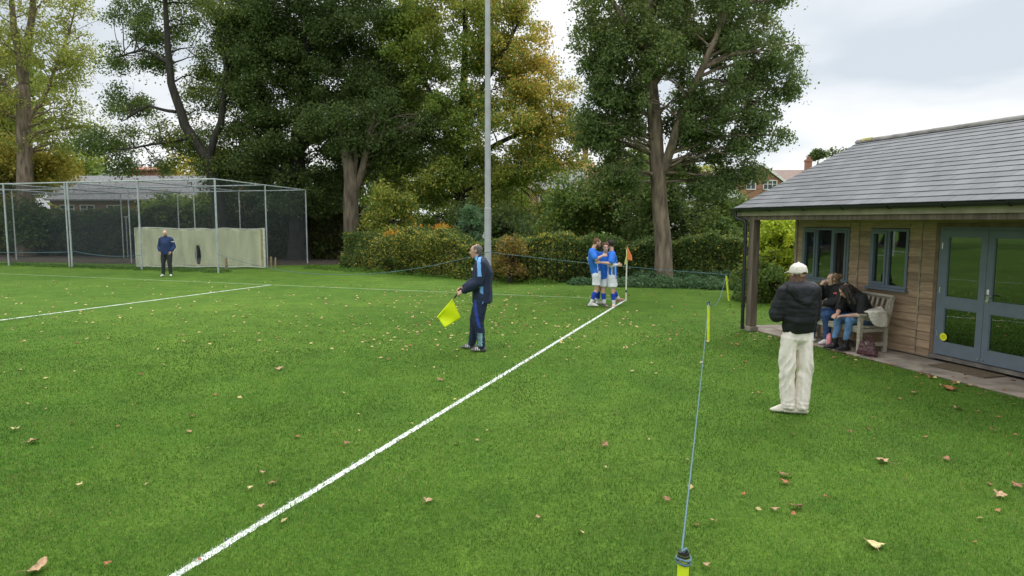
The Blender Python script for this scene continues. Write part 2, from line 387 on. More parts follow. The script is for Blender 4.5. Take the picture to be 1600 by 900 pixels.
def tree(name, label, limbs, lobes, clump_r, per, leaf, key, bark=BARKD, key2=None, cat='tree', group=None, seed=1, branches=True, flare=1.35, sc=.5, up=.5, nb=90, hollow=.55, clear=None):
    base = Vector((limbs[0][0][0], limbs[0][0][1], 0))
    root = empty(name, base); tag(root, label, cat, group)
    tr = MB(); allp = []; allr = []
    for i, lb in enumerate(limbs):
        P, R = limb_pts(lb, 6, .12 if i else .06)
        R[-1] = min(R[-1], .02); R[-2] = min(R[-2], .03+R[-2]*.4)
        if i == 0: R[0] *= flare; R[1] *= 1+(flare-1)*.35
        tr.tube([p-base for p in P], R, 12); allp += P; allr += R
    tr.build('trunk', bark, root, smooth=True)
    ends = [(tuple(lb[-1][:3]), (clump_r,)*3, 3) for lb in limbs[1:]]
    cents, pts = crown_points(list(lobes)+ends, clump_r, per, hollow)
    if clear is not None: pts = pts[clear(pts)]
    if branches:
        br = MB(); A = np.array([tuple(p) for p in allp]); sel = cents if len(cents) <= nb else cents[rng.choice(len(cents), nb, replace=False)]
        for c in sel:
            pen = np.linalg.norm(A-c, axis=1)+1.2*np.maximum(0, A[:, 2]-c[2]+.6)+np.where(A[:, 2] < min(A[:, 2].max()*.25, c[2]), 3, 0)
            j = int(np.argmin(pen)); a = Vector(A[j]); b = Vector(c); Ln = (b-a).length
            if Ln < .3: continue
            r0 = min(allr[j]*.6, .02+.014*Ln); m = a.lerp(b, .5)+Vector((0, 0, .12*Ln))+mnoise.noise_vector(b)*.12*Ln
            q = []
            for i in range(7):
                t = i/6; q.append(a*(1-t)**2+m*2*t*(1-t)+b*t*t-base+mnoise.noise_vector((a+b)*1.7+Vector((t*5, 0, 0)))*.05*Ln*t*(1-t)*4)
            br.tube(q, [r0*(1-i/6)+.008 for i in range(7)], 5, caps=False)
            for _ in range(2):
                s0 = q[random.choice((3, 4))]; e0 = b-base+Vector(rng.normal(size=3)*clump_r*.9)
                br.tube([s0, s0.lerp(e0, .5)+Vector((0, 0, .1)), e0], [r0*.4+.004, r0*.25+.004, .004], 4, caps=False)
        if br.v: br.build('branches', bark, root, smooth=True)
    C = palette(pts, key, key2, seed, sc)
    leaves('crown', pts-np.array(base), leaf, C, root, up)
    return root
def lob(Y, items, depth=None):         # crown lobes: (u, v, ru, rv, n) at distance Y -> world ellipsoids of real depth
    o = []; s = Y/F_PX
    for it in items:
        u, v, ru, rv, n = it[:5]; dy = it[5] if len(it) > 5 else 0
        c = W(u, v, Y+dy); rd = depth or max(1.2, .85*max(ru, rv)*s)
        o.append(((c.x, c.y, c.z), (ru*s, rd, rv*s), n))
    return o
def st(Y, items):                      # a stem through photo positions at distance Y; radius in metres
    return [(*W(u, v, Y+(it[3] if len(it) > 3 else 0)), r) for it in items for (u, v, r) in [it[:3]]]
def stem(Y, base_u, items, r0):        # same with the foot on the ground
    b = W(base_u, 346, Y); return [(b.x, Y, -.05, r0)]+st(Y, items)

# ash beside the corner (right)
tree('ash_tree', 'tall green ash tree with bare grey trunk standing right of the corner flag',
     [stem(23.7, 1042, [(1036, 380, .29), (1030, 300, .27), (1024, 220, .25), (1018, 130, .22), (1012, 20, .2), (1005, -120, .12), (1000, -230, .04)], .345),
      st(23.7, [(1034, 270, .17), (1052, 225, .16, -.4), (1078, 150, .13, -.8), (1120, 60, .09, -1), (1160, -60, .04, -1)]),
      st(23.7, [(1022, 130, .14), (1060, 85, .12, .3), (1110, 60, .09, .6), (1190, 20, .05, .8)]),
      st(23.7, [(1016, 90, .13), (980, 40, .1, -.5), (945, -20, .06, -.9)]),
      st(23.7, [(1022, 190, .08), (985, 150, .06, .5), (940, 120, .03, .8)])],
     lob(23.7, [(1000, 20, 88, 60, 44), (1120, 20, 110, 60, 60), (1090, 110, 120, 70, 66), (972, 110, 60, 60, 32), (1010, 190, 95, 45, 40),
                (1120, 190, 88, 48, 38), (945, 190, 48, 40, 18), (1190, 105, 62, 66, 34), (980, 262, 55, 28, 14), (1070, 265, 50, 25, 9), (1150, 238, 40, 26, 7),
                (1195, 200, 36, 40, 12), (935, 210, 36, 34, 12), (925, 60, 34, 44, 14), (955, 282, 42, 22, 14), (1092, 283, 42, 20, 11), (1150, 262, 34, 20, 6), (1000, -90, 110, 70, 40), (1120, -90, 120, 70, 44), (1060, -190, 110, 60, 30)]),
     .46, 310, .105, 'ash', BARK, ('shrub', lambda P: .25*patch(P, .4, 5)), seed=11, nb=170, hollow=.45,
     flare=1.12, clear=lambda P: ~((np.abs(P[:, 0]-5.05) < .55) & (P[:, 1] < 24.2) & (P[:, 2] < 7.0)))

# maple turning gold (centre)
def gold(P):
    x = P[:, 0]/P[:, 1]*F_PX+800; z = P[:, 2]
    return np.clip((x-720)/150, 0, .9)*np.clip((z-3)/6, .25, 1)
tree('maple_tree', 'broad maple tree turning from green to gold behind the floodlight mast',
     [stem(37, 718, [(719, 320, .3), (716, 250, .28), (722, 180, .24), (726, 100, .18), (728, 0, .12), (730, -120, .04)], .42),
      st(37, [(717, 255, .2), (695, 205, .17), (672, 150, .14), (650, 90, .09), (640, 20, .04)]),
      st(37, [(722, 200, .16), (752, 140, .13), (790, 80, .1), (815, 20, .05)]),
      st(37, [(718, 270, .16), (760, 235, .14), (815, 205, .11), (865, 190, .08), (905, 195, .03)]),
      st(37, [(718, 300, .12), (770, 290, .1), (830, 262, .07), (890, 255, .03)])],
     lob(37, [(712, 60, 88, 80, 52), (792, 60, 72, 62, 42), (838, 140, 52, 66, 32), (690, 165, 80, 70, 44), (785, 190, 95, 70, 48), (655, 265, 75, 60, 34),
              (730, 280, 90, 60, 46), (835, 262, 62, 36, 24), (868, 190, 46, 26, 14), (780, 335, 85, 38, 34, 2), (640, 60, 50, 70, 20), (720, -60, 110, 60, 34), (640, 340, 60, 40, 20, 2), (860, 320, 40, 30, 12, 2)]),
     .74, 350, .145, 'oak', BARKD, ('golden', gold), seed=21, nb=110)

# dark oak
tree('oak_tree', 'huge dark green oak tree overhanging the right end of the cricket cage',
     [stem(38, 466, [(466, 330, .48), (464, 250, .44), (470, 170, .36), (478, 90, .26), (480, -20, .15), (480, -120, .05)], .62),
      st(38, [(465, 240, .26), (510, 190, .22), (560, 140, .17), (610, 100, .1)]),
      st(38, [(464, 250, .26), (425, 200, .22), (400, 130, .16), (390, 40, .1)])],
     lob(38, [(470, 40, 90, 70, 54), (560, 60, 88, 72, 54), (600, 150, 62, 70, 42), (510, 150, 85, 75, 50), (420, 130, 70, 90, 46), (430, 235, 80, 62, 44), (530, 235, 80, 55, 44),
              (610, 215, 62, 45, 30), (410, 40, 60, 60, 30), (500, -60, 130, 60, 44), (370, 260, 45, 36, 14), (490, 300, 70, 32, 18), (620, 30, 50, 60, 20)]),
     .80, 430, .15, 'dark', BARKD, seed=31, nb=60, hollow=.5)
tree('ivy_covered_tree', 'pale forked trunk with brown ivy, rising into dark leaves behind the wooden pallet',
     [stem(34.5, 549, [(550, 350, .42), (548, 300, .38), (546, 262, .32), (538, 225, .2), (528, 180, .12)], .5),
      st(34.5, [(552, 300, .2), (566, 262, .18), (574, 225, .14), (590, 170, .08)]),
      st(34.5, [(549, 290, .14), (556, 250, .12), (554, 205, .08)])],
     lob(35.5, [(600, 230, 62, 40, 22), (545, 200, 60, 45, 26), (660, 215, 40, 40, 14)]),
     .8, 380, .14, 'dark', BARKM, seed=33, nb=24)
# alder
tree('alder_tree', 'feathery dark alder tree with leaning trunk above the cricket cage',
     [stem(37, 345, [(340, 300, .34), (326, 250, .3), (288, 195, .25), (268, 130, .2), (261, 60, .15), (257, -20, .1), (255, -120, .04)], .4),
      st(37, [(326, 250, .2), (345, 190, .18), (352, 110, .13), (350, 20, .08)]),
      st(37, [(275, 175, .1), (235, 165, .07), (190, 190, .03)]),
      st(37, [(266, 100, .1), (225, 80, .07), (180, 90, .03)]),
      st(37, [(300, 215, .1), (250, 225, .07), (170, 235, .03)])],
     lob(38.5, [(345, 60, 50, 62, 26), (240, 40, 66, 24, 15), (215, 92, 56, 16, 10), (345, 150, 58, 52, 22), (225, 155, 60, 15, 10), (285, 215, 84, 20, 17), (170, 222, 50, 14, 9),
              (340, 262, 70, 36, 26), (230, 262, 52, 14, 8), (290, -30, 110, 40, 26), (370, 20, 40, 60, 18), (200, 10, 36, 22, 8), (380, 130, 40, 60, 20)]),
     .78, 330, .135, 'alder', BARKD, seed=41, nb=110, hollow=.35)
# poplar (left edge)
tree('poplar_tree', 'sparse yellow green poplar tree with forked pale trunk at the left edge',
     [stem(41, 40, [(40, 330, .46), (38, 240, .42), (37, 165, .38), (36, 120, .34)], .5),
      st(41, [(37, 130, .26), (28, 80, .22), (20, 20, .16), (12, -80, .06)]),
      st(41, [(37, 130, .26), (44, 70, .21), (52, 0, .16), (60, -100, .06)]),
      st(41, [(38, 200, .12), (75, 140, .1), (105, 60, .06), (120, 0, .03)]),
      st(41, [(38, 165, .1), (0, 120, .08), (-40, 60, .04)])],
     lob(41, [(20, 30, 60, 60, 30), (95, 40, 52, 62, 24), (10, 130, 50, 60, 24), (95, 135, 46, 55, 17), (60, 210, 66, 32, 18), (130, 90, 28, 50, 8), (-60, 80, 70, 90, 30), (40, -80, 90, 60, 30), (130, 190, 30, 36, 7)]),
     .80, 160, .15, 'pale', BARK, seed=51, nb=130, hollow=.3)
tree('yellow_bush_tree', 'bright yellow bushy tree behind the left end of the cricket cage',
     [stem(42.5, 30, [(30, 330, .1), (34, 270, .05)], .14)],
     lob(42.5, [(20, 245, 62, 26, 22), (75, 262, 42, 24, 16), (-40, 260, 50, 40, 16), (30, 290, 70, 24, 16)]), .8, 200, .19, 'yellow', BARKD, seed=52)

FT = ['dark tree beyond the left edge of the view', 'large spreading tree by the far left touchline', 'tree half way along the left field edge', 'tree behind the far goal', 'dark tree right behind the left end of the cage', 'leftmost tree, level with the camera']
# trees out of view to the left, seen reflected in the pavilion glass
for i, (x, y) in enumerate(((-44, 38), (-58, 30), (-66, 16), (-52, 44), (-36, 46), (-70, 0))):
    tree('field_tree', FT[i],
         [[(x, y, 0, .4), (x, y, 5, .3), (x+.3, y, 10, .12)]], [((x, y, 7), (4.2, 4.2, 4.5), 46), ((x+1, y, 11), (3, 3, 3), 20)], 1.3, 110, .45, ('dark', 'oak', 'alder')[i % 3], seed=60+i, branches=False,
         group='trees along the far left of the field')

# shrubs and small trees behind the hedge
def bush(name, label, Y, items, key, leaf=.15, clump=.6, per=190, seed=1, key2=None, group=None, cat='shrub', bark=BARKD):
    u = items[0][0]; v = items[0][1]
    tree(name, label, [stem(Y, u, [(u+3, v+12, .07), (u+5, v-8, .03)], .1)], lob(Y, items), clump, per, leaf, key, bark, key2, cat, group, seed, nb=26, flare=1.1)
bush('garden_shrub', 'green shrub behind the hedge left of the three players', 29.5, [(880, 350, 48, 40, 26), (905, 310, 42, 36, 20)], 'shrub', seed=71)
bush('garden_shrub', 'tall bronze tinted shrub behind the three players', 30, [(965, 300, 50, 60, 40), (950, 365, 46, 36, 24)], 'shrub', seed=72, key2=('copper', lambda P: .3*patch(P, .9, 3)))
bush('garden_shrub', 'tall dark shrub directly behind the ash trunk', 28, [(1015, 330, 46, 70, 42), (1075, 350, 48, 55, 36)], 'alder', seed=73)
bush('garden_shrub', 'tall olive shrub reaching up beside the left end of the pavilion roof', 29, [(1118, 335, 46, 62, 40), (1150, 350, 36, 44, 22)], 'shrub', seed=74)
bush('garden_shrub', 'dense shrub growing below the ash branches right of its trunk', 26.5, [(1120, 385, 44, 36, 22), (1075, 395, 36, 30, 16)], 'shrub', .13, .5, seed=75, key2=('yellow', lambda P: .12*patch(P, 1.2, 3)))
bush('conifer_shrub', 'blue green pointed shrub between floodlight mast and orange bush', 28, [(733, 360, 22, 26, 14), (735, 335, 10, 18, 6)], 'bluegr', .12, .4, seed=76)
bush('orange_bush', 'bright orange leaved bush rising above the hedge', 29.5, [(668, 366, 40, 13, 22), (640, 372, 30, 14, 10)], 'orange', .13, .42, seed=77)
bush('dark_shrub', 'dark holly like shrub under the maple tree', 33, [(800, 360, 70, 36, 34), (740, 350, 46, 34, 22)], 'dark', seed=78)
bush('yellow_shrub', 'loose yellow green shrub right of the ivy covered trunk', 33.5, [(612, 330, 38, 46, 26), (600, 375, 34, 22, 14)], 'oak', seed=79, key2=('yellow', lambda P: .3+0*P[:, 0]))
bush('dark_shrub', 'black green shrub under the oak between cage end and ivy covered trunk', 40, [(515, 350, 44, 60, 34), (450, 350, 44, 56, 34)], 'dark', seed=80)
bush('yellow_shrub', 'yellow green shrub seen through the middle of the cage netting', 41, [(275, 330, 44, 30, 22), (330, 335, 40, 30, 18)], 'oak', .18, .7, seed=81)
bush('dark_shrub', 'dark rounded shrub seen through the left part of the cage netting', 41, [(52, 350, 30, 42, 24)], 'dark', .18, .7, seed=82)
bush('dark_shrub', 'dark shrub behind the right end of the cricket cage', 41, [(395, 330, 46, 44, 28)], 'dark', .18, .7, seed=83)
bush('lime_bush', 'bright lime yellow bush seen beneath the pavilion porch', 18.6, [(1222, 372, 36, 48, 40), (1200, 420, 30, 30, 14)], 'lime', .10, .34, 170, seed=84)
bush('garden_shrub', 'green shrub growing behind the porch post', 18.2, [(1190, 425, 30, 34, 22), (1225, 440, 30, 22, 14)], 'shrub', .09, .3, 170, seed=85)
for i, (u, v, ru, rv, k, Y) in enumerate(((100, 255, 60, 30, 'oak', 75), (330, 270, 70, 36, 'pale', 72), (610, 290, 70, 46, 'oak', 62), (770, 300, 60, 46, 'alder', 62), (930, 300, 34, 26, 'golden', 70), (1000, 280, 60, 46, 'alder', 64),
                                          (1090, 285, 46, 32, 'oak', 72), (1185, 345, 40, 30, 'alder', 58), (180, 300, 50, 20, 'alder', 66), (480, 290, 70, 46, 'dark', 60), (-60, 280, 90, 50, 'oak', 66), (1420, 300, 120, 40, 'alder', 70))):
    tree('distant_tree', ['olive distant tree above the long grey roof', 'pale distant tree right of the brick gable behind the cage', 'olive distant tree behind the ivy covered trunk', 'green distant tree behind the floodlight mast', 'golden distant tree beside the tall brick chimney',
         'green distant tree behind the ash trunk', 'olive distant tree left of the white trimmed brick gable', 'green distant tree below the white trimmed brick gable', 'green distant tree in front of the long brick building', 'dark distant tree behind the oak trunk', 'olive distant tree beyond the left edge of the field',
         'green distant tree hidden behind the pavilion roof'][i],
         [stem(Y, u, [(u, v+rv*.5, .2), (u, v, .1)], .3)], lob(Y, [(u, v, ru, rv, 44), (u+ru*.2, v+rv*.8, ru*1.1, rv*.8, 26)]), 1.3, 120, .36, k, seed=90+i, branches=False, group='distant trees between the houses')
tree('round_tree', 'small round dark tree beside the far chimney above the pavilion roof', [stem(85, 1278, [(1278, 270, .2), (1278, 250, .1)], .3)], lob(85, [(1278, 243, 11, 8, 30)]), .45, 120, .22, 'dark', seed=120, branches=False)
tree('spindly_tree', 'thin feathery treetop poking above the pavilion roof edge', [stem(80, 1301, [(1300, 262, .12), (1301, 232, .04)], .2)], lob(80, [(1306, 238, 12, 9, 9)]), .5, 26, .28, 'ash', seed=121, nb=12)

def hedge(name, label, path, h0, h1, thick, n, leaf, key, seed, key2=None, bulge=.25):
    root = empty(name, (path[0][0], path[0][1], 0)); tag(root, label, 'hedge'); base = np.array([path[0][0], path[0][1], 0.])
    q_ = np.array(path, float); u_ = np.linspace(0, len(q_)-1, 60); q_ = np.stack([np.interp(u_, range(len(q_)), q_[:, k]) for k in (0, 1)], 1)
    for _ in range(30): q_[1:-1] = (q_[:-2]+q_[1:-1]*2+q_[2:])/4
    path = [tuple(x) for x in q_]
    pv = [np.array(p) for p in path]; ln = [np.linalg.norm(pv[i+1]-pv[i]) for i in range(len(pv)-1)]; cum = np.concatenate([[0], np.cumsum(ln)]); T = cum[-1]
    def at(s):
        i = np.clip(np.searchsorted(cum, s, 'right')-1, 0, len(ln)-1); f = (s-cum[i])/np.array(ln)[i]
        A = np.array(pv)[i]; B = np.array(pv)[i+1]; d = (B-A)/np.array(ln)[i][:, None]
        return A+(B-A)*f[:, None], np.stack([-d[:, 1], d[:, 0]], 1)
    def hz(s): return h0+(h1-h0)*s/T+.13*np.sin(s*1.1+seed)+.08*np.sin(s*3.1)+.06*np.sin(s*7.3+1)
    s = rng.uniform(0, T, n); c, nn = at(s); h = hz(s)
    # parameter round the profile: front, top, back
    q = rng.uniform(0, 1, n); fr = .42; tp = .30
    off = np.where(q < fr, thick/2, np.where(q < fr+tp, rng.uniform(-.5, .5, n)*thick, -thick/2))
    zz = np.where(q < fr, rng.uniform(0.02, 1, n)*h, np.where(q < fr+tp, h, rng.uniform(.1, 1, n)*h))
    lump = bulge*(patch(np.stack([s, zz*1.5], 1), 1.6, seed)-.5)*1.2+rng.normal(0, .06, n)-rng.exponential(.07, n)
    out_ = np.where(np.abs(off) >= thick/2-1e-6, np.sign(off), 0)
    taper = 1-.18*(zz/h)**3
    P = np.concatenate([c+nn*((off*taper)+out_*lump)[:, None], (zz+np.where(out_ == 0, lump, 0))[:, None]], 1)
    st_ = rng.uniform(0, 1, n) < .012; P[st_, 2] += rng.uniform(0, .3, st_.sum())
    P = P[P[:, 2] > .02]
    C = palette(P, key, key2, seed, .8)
    leaves('foliage', P-base, leaf, C, root, .3)
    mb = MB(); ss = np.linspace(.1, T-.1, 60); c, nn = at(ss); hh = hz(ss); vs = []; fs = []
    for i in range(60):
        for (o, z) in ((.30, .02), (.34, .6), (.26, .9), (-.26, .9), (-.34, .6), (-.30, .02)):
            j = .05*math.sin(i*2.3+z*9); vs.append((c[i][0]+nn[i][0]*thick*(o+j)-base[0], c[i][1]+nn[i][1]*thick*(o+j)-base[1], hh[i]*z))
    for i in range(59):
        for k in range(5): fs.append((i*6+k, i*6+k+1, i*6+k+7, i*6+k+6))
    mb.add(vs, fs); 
    for i in range(140):                                            # stems at the foot
        sx = random.uniform(.05, T-.05); cc, n2 = at(np.array([sx])); o = random.uniform(-.42, .42)*thick
        x = cc[0][0]+n2[0][0]*o-base[0]; y = cc[0][1]+n2[0][1]*o-base[1]
        mb.tube([(x, y, 0), (x+random.uniform(-.1, .1), y+random.uniform(-.1, .1), .5)], [.018, .01], 4, caps=False)
    mb.build('twigs', BARKI, root)
gy = lambda P: .62*np.clip(1.1-np.abs(P[:, 0]+2.5)/5.5, 0, 1)*patch(P, 1.0, 41)+.05
hedge('beech_hedge', 'long clipped mixed hedge running behind the players and floodlight mast', [(9.8, 24.0), (5.6, 24.9), (1.2, 24.2), (-3.0, 26.6), (-7.4, 31.6)], 1.50, 1.50, 1.5, 120000, .085, 'hedge', 5, ('yellow', gy), .30)
hedge('boundary_hedge', 'dark brownish hedge behind the cricket cage', [(-8.6, 39), (-20, 40.5), (-36, 44), (-50, 48)], 2.6, 2.9, 2.2, 60000, .19, 'brown', 8, ('dark', lambda P: .45+0*P[:, 0]), .5)
# copper patch in the hedge right of the mast: a beech of its own
bush('copper_shrub', 'reddish brown leafy shrub in the hedge just right of the floodlight mast', 23.7, [(797, 405, 24, 40, 40)], 'copper', .085, .34, 170, seed=86)
# nettles and weeds at hedge foot
def weeds(name, label, pts, key, n, leaf):
    P = []
    for (x, y, r, h) in pts:
        k = n//len(pts); a = rng.uniform(0, 6.28, k); q = r*np.sqrt(rng.uniform(0, 1, k)); hh = h*(1-(q/r)**2*.7)
        P.append(np.stack([x+q*np.cos(a), y+q*np.sin(a), hh*rng.uniform(.1, 1, k)], 1))
    P = np.concatenate(P); tag(leaves(name, P, leaf, palette(P, key, None, 4, 1.)), label, 'undergrowth', kind='stuff')
weeds('nettles', 'low green nettles along the foot of the hedge by the ash tree', [(2.4+.5*i+random.uniform(-.1, .1), 23.0-.17*i+random.uniform(-.15, .15), .45, random.uniform(.25, .5)) for i in range(12)]+[(4.6+.5*i, 23.6, .5, .5) for i in range(8)], 'bluegr', 15000, .085)
weeds('rough_grass', 'taller rough weeds along the foot of the hedge and cage', [(1.0-1.1*i, 23.4+.78*i, .6, .2) for i in range(10)]+[(-12.5-1.2*i, 28.3+.42*i, .6, .13) for i in range(11)], 'turf', 9000, .07)
weeds('porch_undergrowth', 'wild green undergrowth behind the pavilion porch', [(6.6+.5*i, 18.2+.35*math.sin(i), .55, random.uniform(.5, .9)) for i in range(6)]+[(7.2, 16.8, .6, .5), (7.9, 16.3, .5, .5)], 'shrub', 9000, .08)

# ------------------------------------------------------------------ pavilion
WOOD = mat('larch_boards', (.35, .245, .152), .8, .15, 3.2, .35, 26, stretch=(1.2, 6, 14), attr='tint', attr_amt=.55)
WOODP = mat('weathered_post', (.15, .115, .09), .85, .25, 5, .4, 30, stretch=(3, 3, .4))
WOODL = mat('pale_trim', (.30, .25, .18), .8, .2, 6, .3, 30)
FRAME = mat('grey_blue_paint', (.135, .172, .205), .45, .05, 6)
SLATE = mat('slate', (.135, .140, .148), .75, .10, 2.5, .25, 40, attr='tint', attr_amt=.28, spec=.6)
RIDGE = mat('ridge_tile', (.21, .195, .18), .8, .2, 5, .4, 30)
LICH = mat('lichen', (.38, .34, .10), .9, .3, 40)
BLACKP = mat('black_gutter_plastic', (.014, .015, .017), .35, .1, 9)
STONE = mat('paving_stone', (.30, .255, .205), .85, .22, 3, .4, 45, attr='tint', attr_amt=.35)
STEEL = mat('steel_fitting', (.6, .6, .58), .3, .05, 9, metal=.9)
PLASTER = mat('interior_wall', (.32, .31, .28), .9, .05, 3)
INFLOOR = mat('interior_floor', (.10, .075, .05), .6, .2, 3)
def glass_mat():
    m = bpy.data.materials.new('window_glass'); m.use_nodes = True; t = m.node_tree; t.nodes.clear(); N = t.nodes.new; L = t.links.new
    o = N('ShaderNodeOutputMaterial'); tr = N('ShaderNodeBsdfTransparent'); tr.inputs[0].default_value = (.42, .47, .45, 1)
    gl = N('ShaderNodeBsdfGlossy'); gl.inputs['Roughness'].default_value = .02; gl.inputs[0].default_value = (.9, .95, .95, 1)
    fr = N('ShaderNodeFresnel'); fr.inputs[0].default_value = 2.5
    tc = N('ShaderNodeTexCoord'); n = N('ShaderNodeTexNoise'); n.inputs['Scale'].default_value = 2.2; L(tc.outputs['Object'], n.inputs['Vector'])
    bp = N('ShaderNodeBump'); bp.inputs['Strength'].default_value = .012; bp.inputs['Distance'].default_value = .05; L(n.outputs[0], bp.inputs['Height']); L(bp.outputs[0], gl.inputs['Normal'])
    mx = N('ShaderNodeMixShader'); L(fr.outputs[0], mx.inputs[0]); L(tr.outputs[0], mx.inputs[1]); L(gl.outputs[0], mx.inputs[2]); L(mx.outputs[0], o.inputs[0]); return m
GLASS = glass_mat()
LEN = 10.0; DEP = 3.55; EZ = 2.434; RISE = 1.408; HWD = 2.983; GO = 1.195; RX = -.42
pav = empty('pavilion', PO, PTH)
tag(pav, 'timber clad sports pavilion with grey slate roof, blue grey windows and doors', 'pavilion')
def rz_(y): return EZ+RISE*(y+GO)/HWD if y < HWD-GO else EZ+RISE*(2*HWD-GO-y)/HWD
WT, WB = 2.05, 1.056
openings = [(.20, 1.42, WB, WT+.01), (1.915, 2.70, WB, WT+.01), (3.27, 4.86, .0, 2.09), (6.2, 7.4, WB, WT)]
def boards(name, x0, x1, opens, joints, M, ztop=2.32, seed=3, parent=pav, topf=None):
    mb = MB(); r = random.Random(seed); h = .1315; z = .05; k = 0
    while z < ztop-.02:
        z1 = min(z+h, ztop); xa = x0
        cuts = sorted([j for j in joints]+[x1]); segs = []; a = x0
        for c in cuts:
            if c > a: segs.append((a, c)); a = c
        for (a, b) in segs:
            parts = [(a, b)]
            for (o0, o1, oz0, oz1) in opens:
                if z1 > oz0+.02 and z < oz1-.02:
                    q = []
                    for (p0, p1) in parts:
                        if o1 <= p0 or o0 >= p1: q.append((p0, p1)); continue
                        if o0 > p0: q.append((p0, o0))
                        if o1 < p1: q.append((o1, p1))
                        c0_, c1_ = max(o0, p0), min(o1, p1)
                        if z1 > oz1+.004: mb.box((c0_+.002, -.024, oz1), (c1_-.002, 0, z1), 0, .6)
                        elif z < oz0-.004: mb.box((c0_+.002, -.028, z), (c1_-.002, 0, oz0), 0, .6)
                    parts = q
            for (p0, p1) in parts:
                if topf is not None:
                    lo, hi = topf(z1); p0 = max(p0, lo); p1 = min(p1, hi)
                if p1-p0 < .03: continue
                t = r.random(); t = t*.6 if r.random() < .2 else .3+.7*t
                # feather edged board: thick at the foot, thin at the top, lapping the one below
                j = .002*r.random(); p0_ = p0+.002; p1_ = p1-.002
                vs = [(p0_, -.030-j, z-.012), (p1_, -.030-j, z-.012), (p1_, -.012, z1), (p0_, -.012, z1), (p0_, 0, z-.012), (p1_, 0, z-.012), (p1_, 0, z1), (p0_, 0, z1)]
                mb.add([M @ Vector(q) for q in vs], [(0,1,2,3),(5,4,7,6),(0,4,5,1),(3,2,6,7),(0,3,7,4),(1,5,6,2)], 0, t)
        z = z1; k += 1
    return mb.build(name, WOOD, parent, attr=True)
I4 = Matrix.Identity(4)
boards('wall_boards', .0, LEN, openings, (1.64, 2.936, 4.9, 6.0, 7.6, 8.9), I4)
boards('wall_boards', 0, DEP, [], (1.8,), Matrix.Translation((0, DEP, 0)) @ Matrix.Rotation(-math.pi/2, 4, 'Z'), seed=5)
boards('wall_boards', 0, DEP, [], (1.8,), Matrix.Translation((LEN, 0, 0)) @ Matrix.Rotation(math.pi/2, 4, 'Z'), seed=6)
boards('wall_boards', 0, LEN, [], (2, 4, 6, 8), Matrix.Translation((LEN, DEP, 0)) @ Matrix.Rotation(math.pi, 4, 'Z'), seed=7, ztop=2.2)
# inner lining so that the building is hollow with wall thickness
mb = MB()
def wallbox(x0, x1, y0, y1, opens, z0=.02, z1=2.36):
    xs = sorted({x0, x1, *[o[0] for o in opens], *[o[1] for o in opens]})
    for a, b in zip(xs, xs[1:]):
        o = [q for q in opens if q[0] <= a+1e-6 and q[1] >= b-1e-6]
        if not o: mb.box((a, y0, z0), (b, y1, z1))
        else:
            if o[0][2] > z0+.05: mb.box((a, y0, z0), (b, y1, o[0][2]))
            if o[0][3] < z1-.05: mb.box((a, y0, o[0][3]), (b, y1, z1))
wallbox(.002, LEN-.002, .003, .14, openings)
mb.box((.003, .143, .02), (.14, DEP-.143, 2.36)); mb.box((LEN-.14, .143, .02), (LEN-.003, DEP-.143, 2.36)); mb.box((.003, DEP-.14, .02), (LEN-.003, DEP-.003, 2.36))
mb.box((.145, .145, 2.27), (LEN-.145, DEP-.145, 2.33)); mb.build('inner_wall', PLASTER, pav)
mb = MB(); mb.box((.142, .142, .02), (LEN-.142, DEP-.142, .10)); mb.build('floor', INFLOOR, pav)
# corner and joint trims
for x in (1.64, 2.936, 6.0, 7.6, 8.9): mb = MB(); mb.box((x-.012, -.036, .04), (x+.012, -.0285, 2.32)); mb.build('cover_strip', WOODL, pav)
mb = MB(); mb.box((-.034, -.04, .04), (.03, -.031, 2.32)); mb.box((-.043, -.031, .04), (-.031, .05, 2.32)); mb.build('corner_trim', WOODL, pav)
mb = MB(); mb.box((3.205, -.045, .05), (3.27, .06, 2.15)); mb.box((3.27, -.045, 2.09), (4.86, .06, 2.15)); mb.box((4.86, -.045, .05), (4.925, .06, 2.15)); mb.build('door_casing', mat('casing_wood', (.17, .115, .07), .75, .2, 6), pav)
# windows
def window(x0, x1, mulls, vent):
    mb = MB(); y0, y1 = -.046, .03; fw = .045
    mb.box((x0, y0, WB), (x0+fw, y1, WT)); mb.box((x1-fw, y0, WB), (x1, y1, WT)); mb.box((x0+fw, y0, WT-fw), (x1-fw, y1, WT)); mb.box((x0+fw, y0, WB), (x1-fw, y1, WB+fw))
    for m in mulls: mb.box((m-.022, y0, WB+fw), (m+.022, y1, WT-fw))
    fr = mb.build('window', FRAME, pav)
    edges = [x0+fw]+[q for m in mulls for q in (m-.022, m+.022)]+[x1-fw]
    for k in range(0, len(edges), 2):
        a, b = edges[k]+.003, edges[k+1]-.003
        if vent[k//2]:
            mb = MB(); yy = -.062; c = .04; z0, z1 = WB+fw+.003, WT-fw-.003
            mb.box((a, yy, z0), (a+c, .0, z1)); mb.box((b-c, yy, z0), (b, 0, z1)); mb.box((a+c, yy, z0), (b-c, 0, z0+c)); mb.box((a+c, yy, z1-c), (b-c, 0, z1)); mb.build('sash', FRAME, fr)
            a += c; b -= c
        mb = MB(); mb.box((a, -.012, WB+fw), (b, -.006, WT-fw)); mb.build('pane', GLASS, fr)
    mb = MB(); mb.box((x0-.03, -.10, WB-.045), (x1+.03, .02, WB-.004), bev=.006); mb.build('window_sill', FRAME, fr)
window(.20, 1.42, (.60, 1.01), (True, False, True)); window(1.915, 2.70, (2.30,), (True, False)); window(6.2, 7.4, (6.6, 7.0), (True, False, True))
